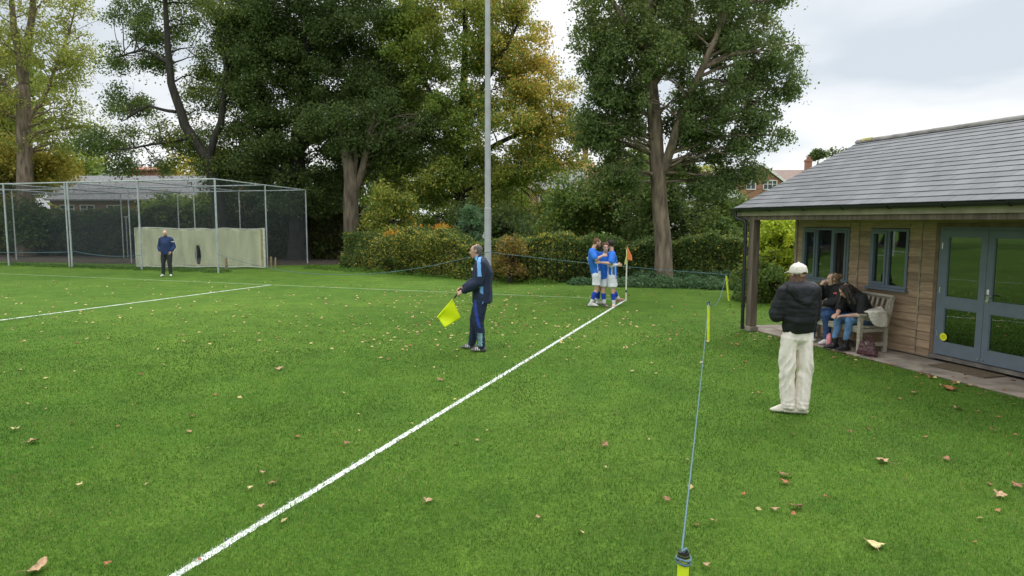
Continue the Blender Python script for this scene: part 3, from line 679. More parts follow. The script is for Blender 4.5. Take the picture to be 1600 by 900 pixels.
# double door
DB, DT = .125, 2.045
mb = MB(); mb.box((3.275, -.04, DB-.01), (3.335, .05, 2.088)); mb.box((4.795, -.04, DB-.01), (4.855, .05, 2.088)); mb.box((3.335, -.04, DT+.003), (4.795, .05, 2.088)); mb.build('door_frame', FRAME, pav)
mb = MB(); mb.box((3.23, -.09, .06), (4.90, .06, .112)); mb.build('threshold', mat('threshold_stone', (.16, .145, .125), .9, .2, 8, .3), pav)
for k, (a, b) in enumerate(((3.338, 4.062), (4.068, 4.792))):
    mb = MB(); s_ = .095; zm0, zm1 = .855, 1.02; y0, y1 = -.05, -.005
    mb.box((a, y0, DB), (a+s_, y1, DT)); mb.box((b-s_, y0, DB), (b, y1, DT)); mb.box((a+s_, y0, DT-.10), (b-s_, y1, DT)); mb.box((a+s_, y0, DB), (b-s_, y1, DB+.19)); mb.box((a+s_, y0, zm0), (b-s_, y1, zm1))
    for (z0, z1) in ((DB+.19, zm0), (zm1, DT-.10)):
        for (p, q) in (((a+s_, y0+.006, z0), (a+s_+.012, y1-.01, z1)), ((b-s_-.012, y0+.006, z0), (b-s_, y1-.01, z1)), ((a+s_+.012, y0+.006, z0), (b-s_-.012, y1-.01, z0+.012)), ((a+s_+.012, y0+.006, z1-.012), (b-s_-.012, y1-.01, z1))): mb.box(p, q)
    d = mb.build('door', FRAME, pav)
    for (z0, z1) in ((DB+.19, zm0), (zm1, DT-.10)):
        mb = MB(); mb.box((a+s_+.004, -.03, z0+.004), (b-s_-.004, -.024, z1-.004)); mb.build('door_pane', GLASS, d)
    mb = MB()
    hx = a+.0 if k == 0 else b
    for z in (.45, 1.12, 1.80): mb = MB(); mb.tube([(hx, -.056, z-.045), (hx, -.056, z+.045)], .009, 8); mb.build('hinge', STEEL, d)
    if k:
        mb = MB(); mb.box((a+.025, -.058, 1.0), (a+.065, -.0505, 1.20), bev=.003); mb.tube([(a+.045, -.055, 1.12), (a+.045, -.10, 1.12), (a+.15, -.105, 1.115)], [.011, .011, .009], 8); mb.tube([(a+.045, -.055, 1.035), (a+.045, -.075, 1.035)], .016, 10)
        mb.build('door_handle', STEEL, d, smooth=True)
    mb = MB(); xk = b-.03 if k == 0 else a+.03; mb.tube([(xk, -.052, .17), (xk, -.064, .17)], .013, 10); mb.build('bolt_cap', STEEL, d)
    if k == 0:
        mb = MB(); n = 28; c = (a+s_+.018, -.0535, .405); R = .060
        vs = [(c[0]+R*math.cos(6.2832*i/n), c[1], c[2]+R*math.sin(6.2832*i/n)) for i in range(n)]+[(c[0]+R*math.cos(6.2832*i/n), c[1]+.002, c[2]+R*math.sin(6.2832*i/n)) for i in range(n)]
        mb.add(vs, [tuple(range(n))]+[(i, (i+1) % n, n+(i+1) % n, n+i) for i in range(n)])
        stk = mb.build('sticker', mat('yellow_sticker', (.86, .87, .02), .5, .03, 9), d)
        mb = MB()
        for (zz, hw_) in ((.022, .022), (.003, .034), (-.016, .028)): mb.box((c[0]-hw_, c[1]-.002, c[2]+zz-.0035), (c[0]+hw_, c[1]-.0008, c[2]+zz+.0035))
        mb.build('sticker_print', mat('print_olive', (.45, .42, .02), .6, 0, 9), stk)
# roof: sheathing, slates, ridge, verge, fascia, beam, gutter
mb = MB()
def roofslab(sgn, off, th, x0, x1, y0=None, mbx=None):
    pass
def ry(y, off): return rz_(y)-off
for (ya, yb) in ((-GO+.03, HWD-GO), (HWD-GO, 2*HWD-GO-.03)):
    za, zb = rz_(ya)-.035, rz_(yb)-.035
    vs = [(RX+.02, ya, za), (LEN+.4, ya, za), (LEN+.4, yb, zb), (RX+.02, yb, zb)]; vs += [(x, y, z-.05) for (x, y, z) in vs]
    mb.add(vs, [(0,1,2,3),(7,6,5,4),(0,4,5,1),(1,5,6,2),(2,6,7,3),(3,7,4,0)])
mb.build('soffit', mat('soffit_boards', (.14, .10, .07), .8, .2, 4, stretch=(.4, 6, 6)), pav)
mb = MB(); rr = random.Random(4); SLP = math.hypot(HWD, RISE); NC = 17; ex = SLP/NC; sw = .30
for side in (0, 1):
    for c in range(NC):
        s0 = c*ex-.02; s1 = (c+1)*ex+.05
        x = RX-(sw/2 if c % 2 else 0)
        while x < LEN+.42:
            xa = max(x+.0025, RX); xb = min(x+sw-.0025, LEN+.42); x += sw
            if xb-xa < .04: continue
            def pt(xx, s, lift):
                y = s/SLP*HWD; z = EZ+s/SLP*RISE; ny, nz_ = -RISE/SLP, HWD/SLP
                y2 = -GO+y+ny*lift; z2 = z+nz_*lift
                return (xx, y2 if side == 0 else 2*(HWD-GO)-y2, z2)
            j = rr.uniform(-.004, .004); l0 = .014+rr.uniform(0, .003); s1_ = min(s1, SLP)
            vs = [pt(xa, s0+j, l0), pt(xb, s0+j, l0), pt(xb, s1_, .002), pt(xa, s1_, .002), pt(xa, s0+j, l0-.011), pt(xb, s0+j, l0-.011), pt(xb, s1_, -.008), pt(xa, s1_, -.008)]
            fs = [(0,1,2,3),(7,6,5,4),(0,4,5,1),(1,5,6,2),(2,6,7,3),(3,7,4,0)]
            if side: fs = [tuple(reversed(f)) for f in fs]
            mb.add(vs, fs, 0, rr.random()**1.0)
rf = mb.build('roof', SLATE, pav, attr=True)
mb = MB(); yr = HWD-GO; zr = EZ+RISE; x = RX-.02; i = 0
while x < LEN+.4:
    x1 = x+.45; n = 8; vs = []
    for xx, sc in ((x, 1.03), (x1+.012, .99)):
        for q in range(n+1):
            a = math.pi*(q/n)*1.0; vs.append((xx, yr+.115*sc*math.cos(a), zr-.03+.085*sc*math.sin(a)))
    fs = [(q, q+1, n+1+q+1, n+1+q) for q in range(n)]+[tuple(range(n, -1, -1)), tuple(range(n+1, 2*n+2))]
    mb.add(vs, fs, 0, 0); x = x1; i += 1
rg = mb.build('ridge', RIDGE, rf)
mb = MB()
for q in range(26):
    px_, a = RX+.30+rr.gauss(0, .10), rr.uniform(1.7, 2.6); rad = rr.uniform(.012, .03)
    c = Vector((px_, yr+.118*math.cos(a), zr-.03+.088*math.sin(a))); M = Matrix.Translation(c)
    mb.box((-rad, -rad, -.004), (rad, rad, .004), M=M @ Vector((0, math.cos(a), math.sin(a))).to_track_quat('Z', 'Y').to_matrix().to_4x4() @ Matrix.Rotation(rr.uniform(0, 3), 4, 'Z'))
mb.build('lichen', LICH, rf)
mb = MB(); mb.box((RX+.03, -GO+.035, EZ-.16), (LEN+.38, -GO+.058, EZ-.022)); mb.build('fascia', mat('pale_fascia', (.34, .30, .22), .8, .15, 4), pav)
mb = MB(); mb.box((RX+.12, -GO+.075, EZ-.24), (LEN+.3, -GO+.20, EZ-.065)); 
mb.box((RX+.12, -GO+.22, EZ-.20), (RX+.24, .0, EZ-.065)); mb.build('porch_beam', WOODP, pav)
# gable ends (board cladding under the verge, both ends) and verge boards
for x in (RX+.01, LEN+.37):
    mb = MB()
    for (ya, yb) in ((-GO+.02, yr), (yr, 2*HWD-GO-.02)):
        za, zb = rz_(ya)-.002, rz_(yb)-.002
        vs = [(x, ya, za-.16), (x+.022, ya, za-.16), (x+.022, yb, zb-.16), (x, yb, zb-.16), (x, ya, za), (x+.022, ya, za), (x+.022, yb, zb), (x, yb, zb)]
        mb.add(vs, [(0,3,2,1),(4,5,6,7),(0,1,5,4),(1,2,6,5),(2,3,7,6),(3,0,4,7)])
    mb.build('verge_board', WOODL, pav)
for x in (.02, LEN-.05):
    mb = MB(); z0 = 2.33; vs = []
    for xx in (x, x+.03): vs += [(xx, 0.0, z0), (xx, DEP, z0), (xx, DEP, rz_(DEP)-.10), (xx, yr, zr-.10), (xx, 0, rz_(0)-.10)]
    mb.add(vs, [(0,1,2,3,4), (9,8,7,6,5), (0,5,6,1), (1,6,7,2), (2,7,8,3), (3,8,9,4), (4,9,5,0)], 0, .5)
    mb.build('gable', WOODP, pav)
mb = MB(); mb.box((0.03, -.028, 2.325), (LEN-.03, .1, rz_(0)-.09)); mb.build('wall_plate', WOODP, pav)
# gutter (half round) with brackets + downpipe
mb = MB(); n = 8; gy_, gz_, R = -GO-.052, EZ-.018, .058; vs = []
xs_ = [RX-.03, LEN+.42]
for xx in xs_:
    for q in range(n+1): a = math.pi+math.pi*q/n; vs.append((xx, gy_+R*math.cos(a), gz_+R*math.sin(a)))
    for q in range(n+1): a = 2*math.pi-math.pi*q/n; vs.append((xx, gy_+(R-.005)*math.cos(a), gz_+(R-.005)*math.sin(a)))
k = 2*n+2
fs = [(q, (q+1) % k, k+(q+1) % k, k+q) for q in range(k)]+[tuple(reversed(range(n+1)))]+[tuple(k+q for q in range(n+1))]
mb.add(vs, fs)
gt = mb.build('gutter', BLACKP, pav, smooth=False)
x = RX+.3
while x < LEN: mb = MB(); mb.box((x-.012, gy_-R-.006, gz_-.0), (x+.012, gy_+R+.03, gz_+.010)); mb.tube([(x, gy_+R*1.1*math.cos(a), gz_+R*1.1*math.sin(a)) for a in np.linspace(math.pi, 2*math.pi, 8)], .006, 5); x += .9; mb.build('gutter_bracket', BLACKP, gt)
pl_ = PI_ @ G(1173, 517)
px0, py0 = pl_.x, pl_.y
mb = MB(); dpx, dpy = px0-.10, py0-.13
mb.tube([(RX+.12, gy_, gz_-.05), (RX+.12, gy_, gz_-.15), (RX+.15, gy_+.01, gz_-.19), (dpx-.02, dpy-.01, gz_-.24), (dpx, dpy, gz_-.32), (dpx, dpy, .03)], .034, 12)
for z in (.5, 1.75): mb.tube([(dpx, dpy, z-.03), (dpx, dpy, z+.03)], .043, 12)
mb.build('downpipe', BLACKP, pav, smooth=True)
mb = MB(); mb.box((px0-.075, py0-.075, .10), (px0+.075, py0+.075, EZ-.19), bev=.008); pp = mb.build('porch_post', WOODP, pav)
mb = MB(); mb.box((px0-.10, py0-.10, .0), (px0+.10, py0+.10, .10), bev=.01); mb.build('post_base', STONE, pp)
# conduit stub on the wall behind the bench, vent
# furniture standing inside, faintly visible through the glass
tb = empty('table', PM @ Vector((4.6, 1.9, 0)), PTH); tag(tb, 'wooden folding table inside the pavilion seen through the double doors', 'table')
TW = mat('table_wood', (.35, .25, .10), .5, .1, 4)
mb = MB(); mb.box((-.8, -.35, .80), (.8, .35, .83)); mb.build('table_top', TW, tb)
for sx in (-.7, .7):
    for sy in (-.28, .28): mb = MB(); mb.box((sx-.02, sy-.02, .1), (sx+.02, sy+.02, .80)); mb.build('leg', TW, tb)
# paving
mb = MB(); r = random.Random(8); y = -.966
for (ya, yb) in ((-.966, -.47), (-.462, -.04)):
    x = -.45+(.0 if ya < -.9 else -.2)
    if ya > -.9: x = -.45
    while x < LEN+.8:
        wd = r.choice((.45, .6, .75, .9)); mb.box((x+.004, ya+.003, -.03), (min(x+wd, LEN+.8)-.004, yb-.003, .020+r.uniform(-.003, .003)), 0, r.random(), bev=.006); x += wd
# porch side slabs
x = .0
pv = mb.build('paving', STONE, None, attr=True); pv.location = PO; pv.rotation_euler = (0, 0, PTH); tag(pv, kind='structure')
mb = MB(); mb.box((-.46, -.972, -.05), (LEN+.82, 4.6, .012)); bs = mb.build('paving_bed', mat('mortar', (.15, .13, .10), .95, .2, 20, .3), None); bs.location = PO; bs.rotation_euler = (0, 0, PTH); tag(bs, kind='structure')

# ------------------------------------------------------------------ cricket cage
CG0 = Vector((-12.2, 27.75, 0)); E1 = Vector((-.942, .336, 0))*4.2; E2 = Vector((.25, .968, 0))*3.4
cage = empty('cricket_cage', CG0); tag(cage, 'tall cricket practice cage of grey steel posts and dark netting', 'net cage')
CZ = 3.86
def cp(i, j, z=0): return E1*i+E2*j+Vector((0, 0, z))
for i in range(6):
    for j in range(3):
        if i == 1 and j == 1: pass
        mb = MB(); mb.tube([cp(i, j, 0), cp(i, j, CZ-.07*j)], .040 if j == 0 else .032, 10); mb.build('post', GALVP, cage, smooth=True)
mb = MB(); mb.tube([cp(2, 0)+Vector((-.14, .02, 0)), cp(2, 0, CZ)+Vector((-.14, .02, 0))], .034, 10); mb.build('post', GALVP, cage, smooth=True)
for j in range(3):
    mb = MB(); mb.tube([cp(0, j, CZ-.07*j), cp(5, j, CZ-.07*j)], .032, 8); mb.build('rail', GALVP, cage, smooth=True)
for i in range(6):
    mb = MB(); mb.tube([cp(i, 0, CZ), cp(i, 2, CZ-.14)], .026, 8); mb.build('rail', GALVP, cage, smooth=True)
def net_mat():
    m = bpy.data.materials.new('netting'); m.use_nodes = True; t = m.node_tree; t.nodes.clear(); N = t.nodes.new; L = t.links.new
    o = N('ShaderNodeOutputMaterial'); tr = N('ShaderNodeBsdfTransparent'); df = N('ShaderNodeBsdfDiffuse'); df.inputs[0].default_value = (.09, .11, .12, 1)
    uv = N('ShaderNodeUVMap'); sp = N('ShaderNodeSeparateXYZ'); L(uv.outputs[0], sp.inputs[0])
    outs = []
    for k, (a, b) in enumerate(((1, 1), (1, -1))):
        x = N('ShaderNodeMath'); x.operation = 'MULTIPLY'; x.inputs[1].default_value = b; L(sp.outputs[1], x.inputs[0])
        s = N('ShaderNodeMath'); s.operation = 'ADD'; L(sp.outputs[0], s.inputs[0]); L(x.outputs[0], s.inputs[1])
        d = N('ShaderNodeMath'); d.operation = 'MULTIPLY'; d.inputs[1].default_value = 14; L(s.outputs[0], d.inputs[0])
        fr = N('ShaderNodeMath'); fr.operation = 'FRACT'; L(d.outputs[0], fr.inputs[0])
        lt = N('ShaderNodeMath'); lt.operation = 'LESS_THAN'; lt.inputs[1].default_value = .085; L(fr.outputs[0], lt.inputs[0]); outs.append(lt)
    mxx = N('ShaderNodeMath'); mxx.operation = 'MAXIMUM'; L(outs[0].outputs[0], mxx.inputs[0]); L(outs[1].outputs[0], mxx.inputs[1])
    mx = N('ShaderNodeMixShader'); L(mxx.outputs[0], mx.inputs[0]); L(tr.outputs[0], mx.inputs[1]); L(df.outputs[0], mx.inputs[2]); L(mx.outputs[0], o.inputs[0]); return m
NET = net_mat()
def net(a, b, c, d, nx=16, ny=6, sag=.0):
    a, b, c, d = map(Vector, (a, b, c, d)); vs = []; uv = []; lx = (b-a).length; ly = (d-a).length
    for j in range(ny+1):
        for i in range(nx+1):
            s, t = i/nx, j/ny; p = a.lerp(b, s).lerp(d.lerp(c, s), t); p = p-Vector((0, 0, sag*4*s*(1-s)*(.6+.4*math.sin(t*9))*(1 if abs(a.z-c.z) < 1 else 0)))
            vs.append(p); uv.append((s*lx, t*ly))
    fs = [(j*(nx+1)+i, j*(nx+1)+i+1, (j+1)*(nx+1)+i+1, (j+1)*(nx+1)+i) for j in range(ny) for i in range(nx)]
    me = bpy.data.meshes.new('netting'); me.from_pydata(vs, [], fs); ul = me.uv_layers.new(name='UVMap')
    for l in me.loops: ul.data[l.index].uv = uv[l.vertex_index]
    me.materials.append(NET); return link('netting', me, cage)
for i in range(5):
    for j in range(2): net(cp(i, j, CZ-.07*j-.02), cp(i+1, j, CZ-.07*j-.02), cp(i+1, j+1, CZ-.07*(j+1)-.02), cp(i, j+1, CZ-.07*(j+1)-.02), sag=.14)
for i in range(5): net(cp(i, 2, .05), cp(i+1, 2, .05), cp(i+1, 2, CZ-.16), cp(i, 2, CZ-.16))
for j in range(2):
    for i in (0, 2, 3): net(cp(i, j, .05), cp(i, j+1, .05), cp(i, j+1, CZ-.07*(j+1)), cp(i, j, CZ-.07*j))
for i in range(5): net(cp(i, 0, .05), cp(i+1, 0, .05), cp(i+1, 0, CZ-.03), cp(i, 0, CZ-.03))
# canvas screen
SA = G(214, 418.5); SB = G(415, 419.5)
scr = empty('canvas_screen', SA); tag(scr, 'long pale green canvas screen with a dark vertical tear, hung in the cricket cage', 'screen')
d = SB-SA; Ls = d.length; du = d.normalized(); dn = Vector((-du.y, du.x, 0))
if dn.y > 0: dn = -dn
def screen_mat():
    m = mat('green_canvas', (.56, .57, .40), .8, .10, 1.6, .2, 40, stretch=(2.2, 2.2, .6)); return m
nx, nz2 = 90, 16; vs = []; fs = []; th = .02
def tear(x, z): return abs(x-Ls*.478) < .13*math.sqrt(max(0, 1-((z-.53)/.52)**2))
def top(x): return 1.80+.03*math.sin(x*2.1)-.07*math.exp(-((x-Ls*.60)/.35)**2)
for j in range(nz2+1):
    for i in range(nx+1):
        x = Ls*i/nx; z = .06+(top(x)-.06)*j/nz2
        c0 = Ls*.478
        # pull the vertices next to the tear onto its outline
        hw_ = .11*max(0, 1-((z-.60)/.52)**2) if abs(z-.60) < .52 else 0
        if hw_ > 0 and abs(x-c0) < .35:
            sg = 1 if x > c0 else -1; f = (abs(x-c0))/.35; x2 = c0+sg*(hw_+(.35-hw_)*f)
        else: x2 = x
        vs.append(du*x2+dn*(.03*math.sin(x*3.1)+.015*math.sin(x*7.7+z*2))+Vector((0, 0, z)))
fs = []
ic = int(nx*.478)
for j in range(nz2):
    for i in range(nx):
        xm = Ls*(i+.5)/nx; zm = .06+1.74*(j+.5)/nz2
        if i == ic and abs(zm-.60) < .47: continue
        fs.append((j*(nx+1)+i, j*(nx+1)+i+1, (j+1)*(nx+1)+i+1, (j+1)*(nx+1)+i))
mb = MB(); mb.add(vs, fs); cv = mb.build('canvas', screen_mat(), scr, smooth=True)
so = cv.modifiers.new('solid', 'SOLIDIFY'); so.thickness = .012
HEM = mat('pale_hem', (.62, .63, .56), .8, .12, 8)
mb = MB(); mb.tube([du*x+dn*(.03*math.sin(x*3.1))+Vector((0, 0, top(x)+.01)) for x in np.linspace(0, Ls, 60)], .022, 6); mb.tube([du*x+dn*.03+Vector((0, 0, .07+.015*math.sin(x*4))) for x in np.linspace(0, Ls, 60)], .028, 6)
mb.tube([dn*.02+Vector((0, 0, .05)), dn*.02+Vector((0, 0, 1.82))], .028, 6); mb.build('hem', HEM, scr)
mb = MB(); mb.box((-.17, -.03, .04), (-.07, .02, 1.80), M=Matrix.Translation(du*Ls) @ Matrix.Rotation(math.atan2(du.y, du.x), 4, 'Z')); mb.build('batten', mat('yellow_timber', (.36, .32, .16), .8, .15, 6), scr)
mb = MB(); mb.box((-.06, -.05, .04), (.02, .03, 1.84), M=Matrix.Translation(du*Ls) @ Matrix.Rotation(math.atan2(du.y, du.x), 4, 'Z')); mb.build('end_board', HEM, scr)
# stakes, pallet, thin pole
STK = mat('stake_wood', (.36, .27, .15), .85, .2, 7)
def stake(u, v, h, w_, label, lean=0):
    p = G(u, v); mb = MB(); mb.tube([(0, 0, -.05), (lean, 0, h)], [w_, w_*.9], 4); mb.tube([(lean, 0, h), (lean, 0, h+.03)], [w_*.9, w_*.3], 4)
    o = mb.build('wooden_stake', STK); o.location = p; tag(o, label, 'stake', 'wooden stakes by the cage')
stake(354, 424, .56, .06, 'short wooden stake just right of the cage corner post')
stake(424, 419, .50, .04, 'left one of two thin stakes beside the right end of the canvas screen')
stake(430, 419, .46, .04, 'right one of two thin stakes beside the right end of the canvas screen', .03)
pa = empty('wooden_pallet', G(541, 418.5)); tag(pa, 'small upright slatted wooden pallet at the foot of the hedge', 'pallet')
for k in range(5):
    mb = MB(); mb.box((-.24+k*.1, -.02, .03), (-.165+k*.1, 0, .76+.012*math.sin(k*3))); mb.build('slat', mat('pallet_wood', (.22, .17, .09), .85, .2, 7) if k == 0 else bpy.data.materials['pallet_wood'], pa)
mb = MB()
for z in (.12, .6): mb.box((-.24, .002, z), (.24, .05, z+.07))
mb.build('crossbar', bpy.data.materials['pallet_wood'], pa)
mb = MB(); mb.tube([(0, 0, 0), (0, 0, 2.35)], .03, 8); mb.tube([(-.1, 0, 2.35), (.1, 0, 2.37)], .035, 6); o = mb.build('metal_pole', GALV, smooth=True); o.location = (*W(197, 346, 38.5)[:2], 0); tag(o, 'thin grey metal pole seen through the cage netting', 'pole')

# floodlight mast
mst = empty('floodlight_mast', (-.80, 22.1, 0)); tag(mst, 'tall grey galvanised floodlight mast rising out of the picture', 'mast')
mb = MB(); mb.tube([(0, 0, 0), (0, 0, 2.58)], .112, 16); mb.tube([(0, 0, 2.58), (0, 0, 2.61)], [.112, .100], 16); mb.build('sleeve', GALV, mst, smooth=True)
mb = MB(); mb.tube([(0, 0, 2.5), (0, 0, 8), (0, 0, 15)], [.100, .085, .06], 16); mb.build('mast_tube', GALV, mst, smooth=True)
mb = MB(); mb.box((-.17, -.05, 1.60), (-.105, .05, 1.72), bev=.008); mb.box((-.14, -.04, 1.72), (-.11, .04, 1.80)); mb.build('bracket', GALV, mst)
mb = MB(); mb.box((-.9, -.05, 14.6), (.9, .05, 14.7)); mb.build('crossarm', GALV, mst)
for x in (-.7, .7): mb = MB(); mb.box((x-.25, -.22, 14.2), (x+.25, -.06, 14.6), bev=.03); mb.build('lamp_head', GALV, mst)

# ------------------------------------------------------------------ corner flag, rope and rope posts
fl = empty('corner_flag', G(978, 470.3)); tag(fl, 'white corner flag pole with orange and yellow flag on the pitch corner', 'corner flag')
mb = MB(); mb.tube([(0, 0, 0), (0, 0, 1.42)], .019, 12); mb.build('pole', mat('flagpole', (.8, .79, .74), .4, .04, 5), fl, smooth=True)
mb = MB(); mb.tube([(0, 0, .24), (0, 0, .30)], .023, 12); mb.build('collar', BLACKP, fl, smooth=True)
def cloth(name, quad, m, parent, n=12, amp=.015, fx=9., th=.003):
    a, b, c, d = map(Vector, quad); vs = []
    nn = (b-a).cross(d-a).normalized()
    for j in range(n+1):
        for i in range(n+1):
            s, t = i/n, j/n; vs.append(a.lerp(b, s).lerp(d.lerp(c, s), t)+nn*amp*math.sin(fx*s+3*t)*(.3+s))
    mb = MB(); mb.add(vs, [(j*(n+1)+i, j*(n+1)+i+1, (j+1)*(n+1)+i+1, (j+1)*(n+1)+i) for j in range(n) for i in range(n)])
    o = mb.build(name, m, parent, smooth=True); so = o.modifiers.new('s', 'SOLIDIFY'); so.thickness = th; return o
cloth('flag_orange', ((.005, -.02, 1.50), (.13, -.05, 1.24), (.14, -.06, 1.10), (.005, -.02, 1.13)), mat('orange_cloth', (.85, .24, .08), .7, .08, 8), fl, amp=.012)
cloth('flag_yellow', ((.002, -.025, 1.53), (-.012, -.04, 1.30), (-.065, -.05, .98), (.0, -.025, 1.05)), mat('yellow_cloth', (.72, .72, .22), .7, .08, 8), fl, amp=.01)
def rope_post(base, topp, label, rad=.026):
    o = empty('rope_post', base); tag(o, label, 'rope post', 'rope posts around the pitch')
    b = Vector(base); t = Vector(topp)-b; mb = MB(); mb.tube([(0, 0, -.02), t], rad, 12); mb.build('post', NEON, o, smooth=True)
    mb = MB(); mb.tube([t*.985, t+Vector((0, 0, .012))], [rad*1.08, rad*.9], 12); mb.build('cap', BLACKP, o, smooth=True)
    mb = MB()
    for k in range(2): mb.tube([t+Vector((rad*1.22*math.cos(a), rad*1.22*math.sin(a), -.016-.016*k+.004*math.sin(a*2+k))) for a in np.linspace(0, 6.3, 16)], .006, 6)
    mb.tube([t+Vector((-rad*.5, -rad*.5, .018)), t+Vector((rad*.4, -rad*.2, .028)), t+Vector((rad*.9, rad*.6, .0))], .006, 6)
    mb.build('rope_knot', ROPE, o, smooth=True); return Vector(topp)
n0 = G(1068, 866, .72)
T1_ = rope_post((n0.x, n0.y, 0), n0, 'nearest neon yellow rope post, cut off by the bottom of the picture', .0255)
b2 = G(1107, 533); t2 = W(1107, 473, b2.y); T2_ = rope_post(b2, t2, 'middle neon yellow rope post, standing upright in open grass')
b3 = G(1139, 470); t3 = W(1134.5, 429, b3.y); T3_ = rope_post(b3, t3, 'leaning neon yellow rope post farthest away, near the hedge')
mp_ = Vector((-.80, 22.1, 1.16))-Vector((.0, .125, 0)); cgp = CG0+Vector((0, -.05, .78))
RS = [('taut light blue rope running between the nearest and the middle rope post', T1_+Vector((.0, .03, 0)), T2_, .10, .0048),
      ('slack blue rope hanging between the middle and the leaning rope post', T2_, T3_, .34, .006),
      ('blue rope in front of the hedge from leaning rope post to floodlight mast', T3_, mp_, .05, .0075),
      ('slack blue rope sagging to the grass between mast and cage corner post', mp_, cgp, .80, .009),
      ('blue rope strung between front posts at the left of the cage', CG0+E1*1+Vector((0, -.05, .66)), CG0+E1*2+Vector((0, -.05, .80)), .14, .010),
      ('blue rope at the far left of the cage front', CG0+E1*2+Vector((-.14, -.05, .72)), CG0+E1*4+Vector((0, -.05, .66)), .06, .012)]
for (lb, a, b, sg, r_) in RS:
    mb = MB(); mb.tube(sag_pts(a, b, sg, 40), r_, 6); tag(mb.build('rope', ROPE, smooth=True), lb, 'rope', 'ropes around the pitch')

# goal, out of the picture on the left, seen in the glass
gl_ = empty('goal', COR+MD*34); tag(gl_, 'white football goal beyond the left edge, reflected in the pavilion doors', 'goal'); gl_.rotation_euler = (0, 0, math.atan2(MD.y, MD.x))
for sx in (-3.66, 3.66):
    mb = MB(); mb.tube([(sx, 0, 0), (sx, 0, 2.44)], .06, 10); mb.build('goal_post', PLW, gl_, smooth=True)
    mb = MB(); mb.tube([(sx, 0, 2.44), (sx, -.9, 2.3), (sx, -1.8, .03)], .03, 8); mb.tube([(sx, 0, .03), (sx, -1.8, .03)], .03, 8); mb.build('stanchion', PLW, gl_, smooth=True)
mb = MB(); mb.tube([(-3.72, 0, 2.44), (3.72, 0, 2.44)], .06, 10); mb.build('crossbar', PLW, gl_, smooth=True)

# ------------------------------------------------------------------ houses
BRICK = mat('red_brick', (.33, .165, .11), .85, .18, 9, .2, 30)
TILE = mat('grey_roof_tiles', (.20, .20, .20), .8, .12, 6)
TILEB = mat('brown_roof_tiles', (.24, .17, .14), .8, .15, 6)
TILER = mat('red_roof_tiles', (.36, .17, .11), .8, .15, 6)
WIN = mat('dark_pane', (.05, .06, .07), .15, .1, 3)
WALLW = mat('white_render', (.6, .59, .55), .8, .06, 4)
def house(name, label, c, rz, L_, D_, eave, ridge, wall, roofm, wins=(), chim=(), hip=False, over=.35, trim=None, gwin=()):
    o = empty(name, (c[0], c[1], 0), rz); tag(o, label, 'house')
    x0, x1, y0, y1 = -L_/2, L_/2, 0, D_
    mb = MB(); vs = [(x0, y0, 0), (x1, y0, 0), (x1, y1, 0), (x0, y1, 0), (x0, y0, eave), (x1, y0, eave), (x1, y1, eave), (x0, y1, eave)]; fs = [(0,1,5,4),(1,2,6,5),(2,3,7,6),(3,0,4,7)]
    if not hip: vs += [(x0, D_/2, ridge), (x1, D_/2, ridge)]; fs += [(4,7,8)[::-1], (5,6,9)]
    mb.add(vs, fs); mb.build('wall', wall, o)
    mb = MB(); ov = over; hx = (D_/2 if hip else 0); s_ = (ridge-eave)/(D_/2); ez = eave-ov*s_; t_ = .12
    ro = ov if hip else .2
    A, B, C_, D2 = (x0-ro, y0-ov, ez), (x1+ro, y0-ov, ez), (x1+ro, y1+ov, ez), (x0-ro, y1+ov, ez); Rl, Rr = (x0+hx-(0 if hip else ro), D_/2, ridge), (x1-hx+(0 if hip else ro), D_/2, ridge)
    up = lambda p: (p[0], p[1], p[2]+t_)
    vs = [up(A), up(B), up(C_), up(D2), up(Rl), up(Rr), A, B, C_, D2, Rl, Rr]
    fs = [(0,1,5,4), (2,3,4,5), (0,6,7,1), (2,8,9,3)]
    if hip: fs += [(1,2,5), (3,0,4), (1,7,8,2), (3,9,6,0)]
    else: fs += [(6,10,11,7), (8,11,10,9), (0,4,10,6), (3,9,10,4), (1,7,11,5), (2,5,11,8)]
    mb.add(vs, fs); rf = mb.build('roof', roofm, o)
    for (cx, cy, w_, h_) in chim:
        mb = MB(); mb.box((cx-w_/2, cy-w_/2, eave), (cx+w_/2, cy+w_/2, h_)); mb.box((cx-w_/2-.06, cy-w_/2-.06, h_-.25), (cx+w_/2+.06, cy+w_/2+.06, h_-.08)); 
        for q in (-.2, .2): mb.tube([(cx+q*w_, cy, h_), (cx+q*w_, cy, h_+.35)], [.12, .09], 8)
        mb.build('chimney', BRICK, rf)
    for (wx, wz, ww, wh) in wins:
        fr = MB(); t2_ = .07; y = -.05
        fr.box((wx-ww/2, y, wz), (wx-ww/2+t2_, .02, wz+wh)); fr.box((wx+ww/2-t2_, y, wz), (wx+ww/2, .02, wz+wh)); fr.box((wx-ww/2+t2_, y, wz), (wx+ww/2-t2_, .02, wz+t2_)); fr.box((wx-ww/2+t2_, y, wz+wh-t2_), (wx+ww/2-t2_, .02, wz+wh))
        nm = max(1, int(ww/.55)); 
        for q in range(1, nm+1):
            if q < nm+0: fr.box((wx-ww/2+ww*q/nm-.03, y, wz+t2_), (wx-ww/2+ww*q/nm+.03, .02, wz+wh-t2_))
        fr.box((wx-ww/2+t2_, y+.004, wz+wh*.62), (wx+ww/2-t2_, .015, wz+wh*.62+.045))
        f_ = fr.build('window', PLW, o); mb = MB(); mb.box((wx-ww/2+t2_*.9, -.012, wz+t2_*.9), (wx+ww/2-t2_*.9, .03, wz+wh-t2_*.9)); mb.build('pane', WIN, f_)
    return o
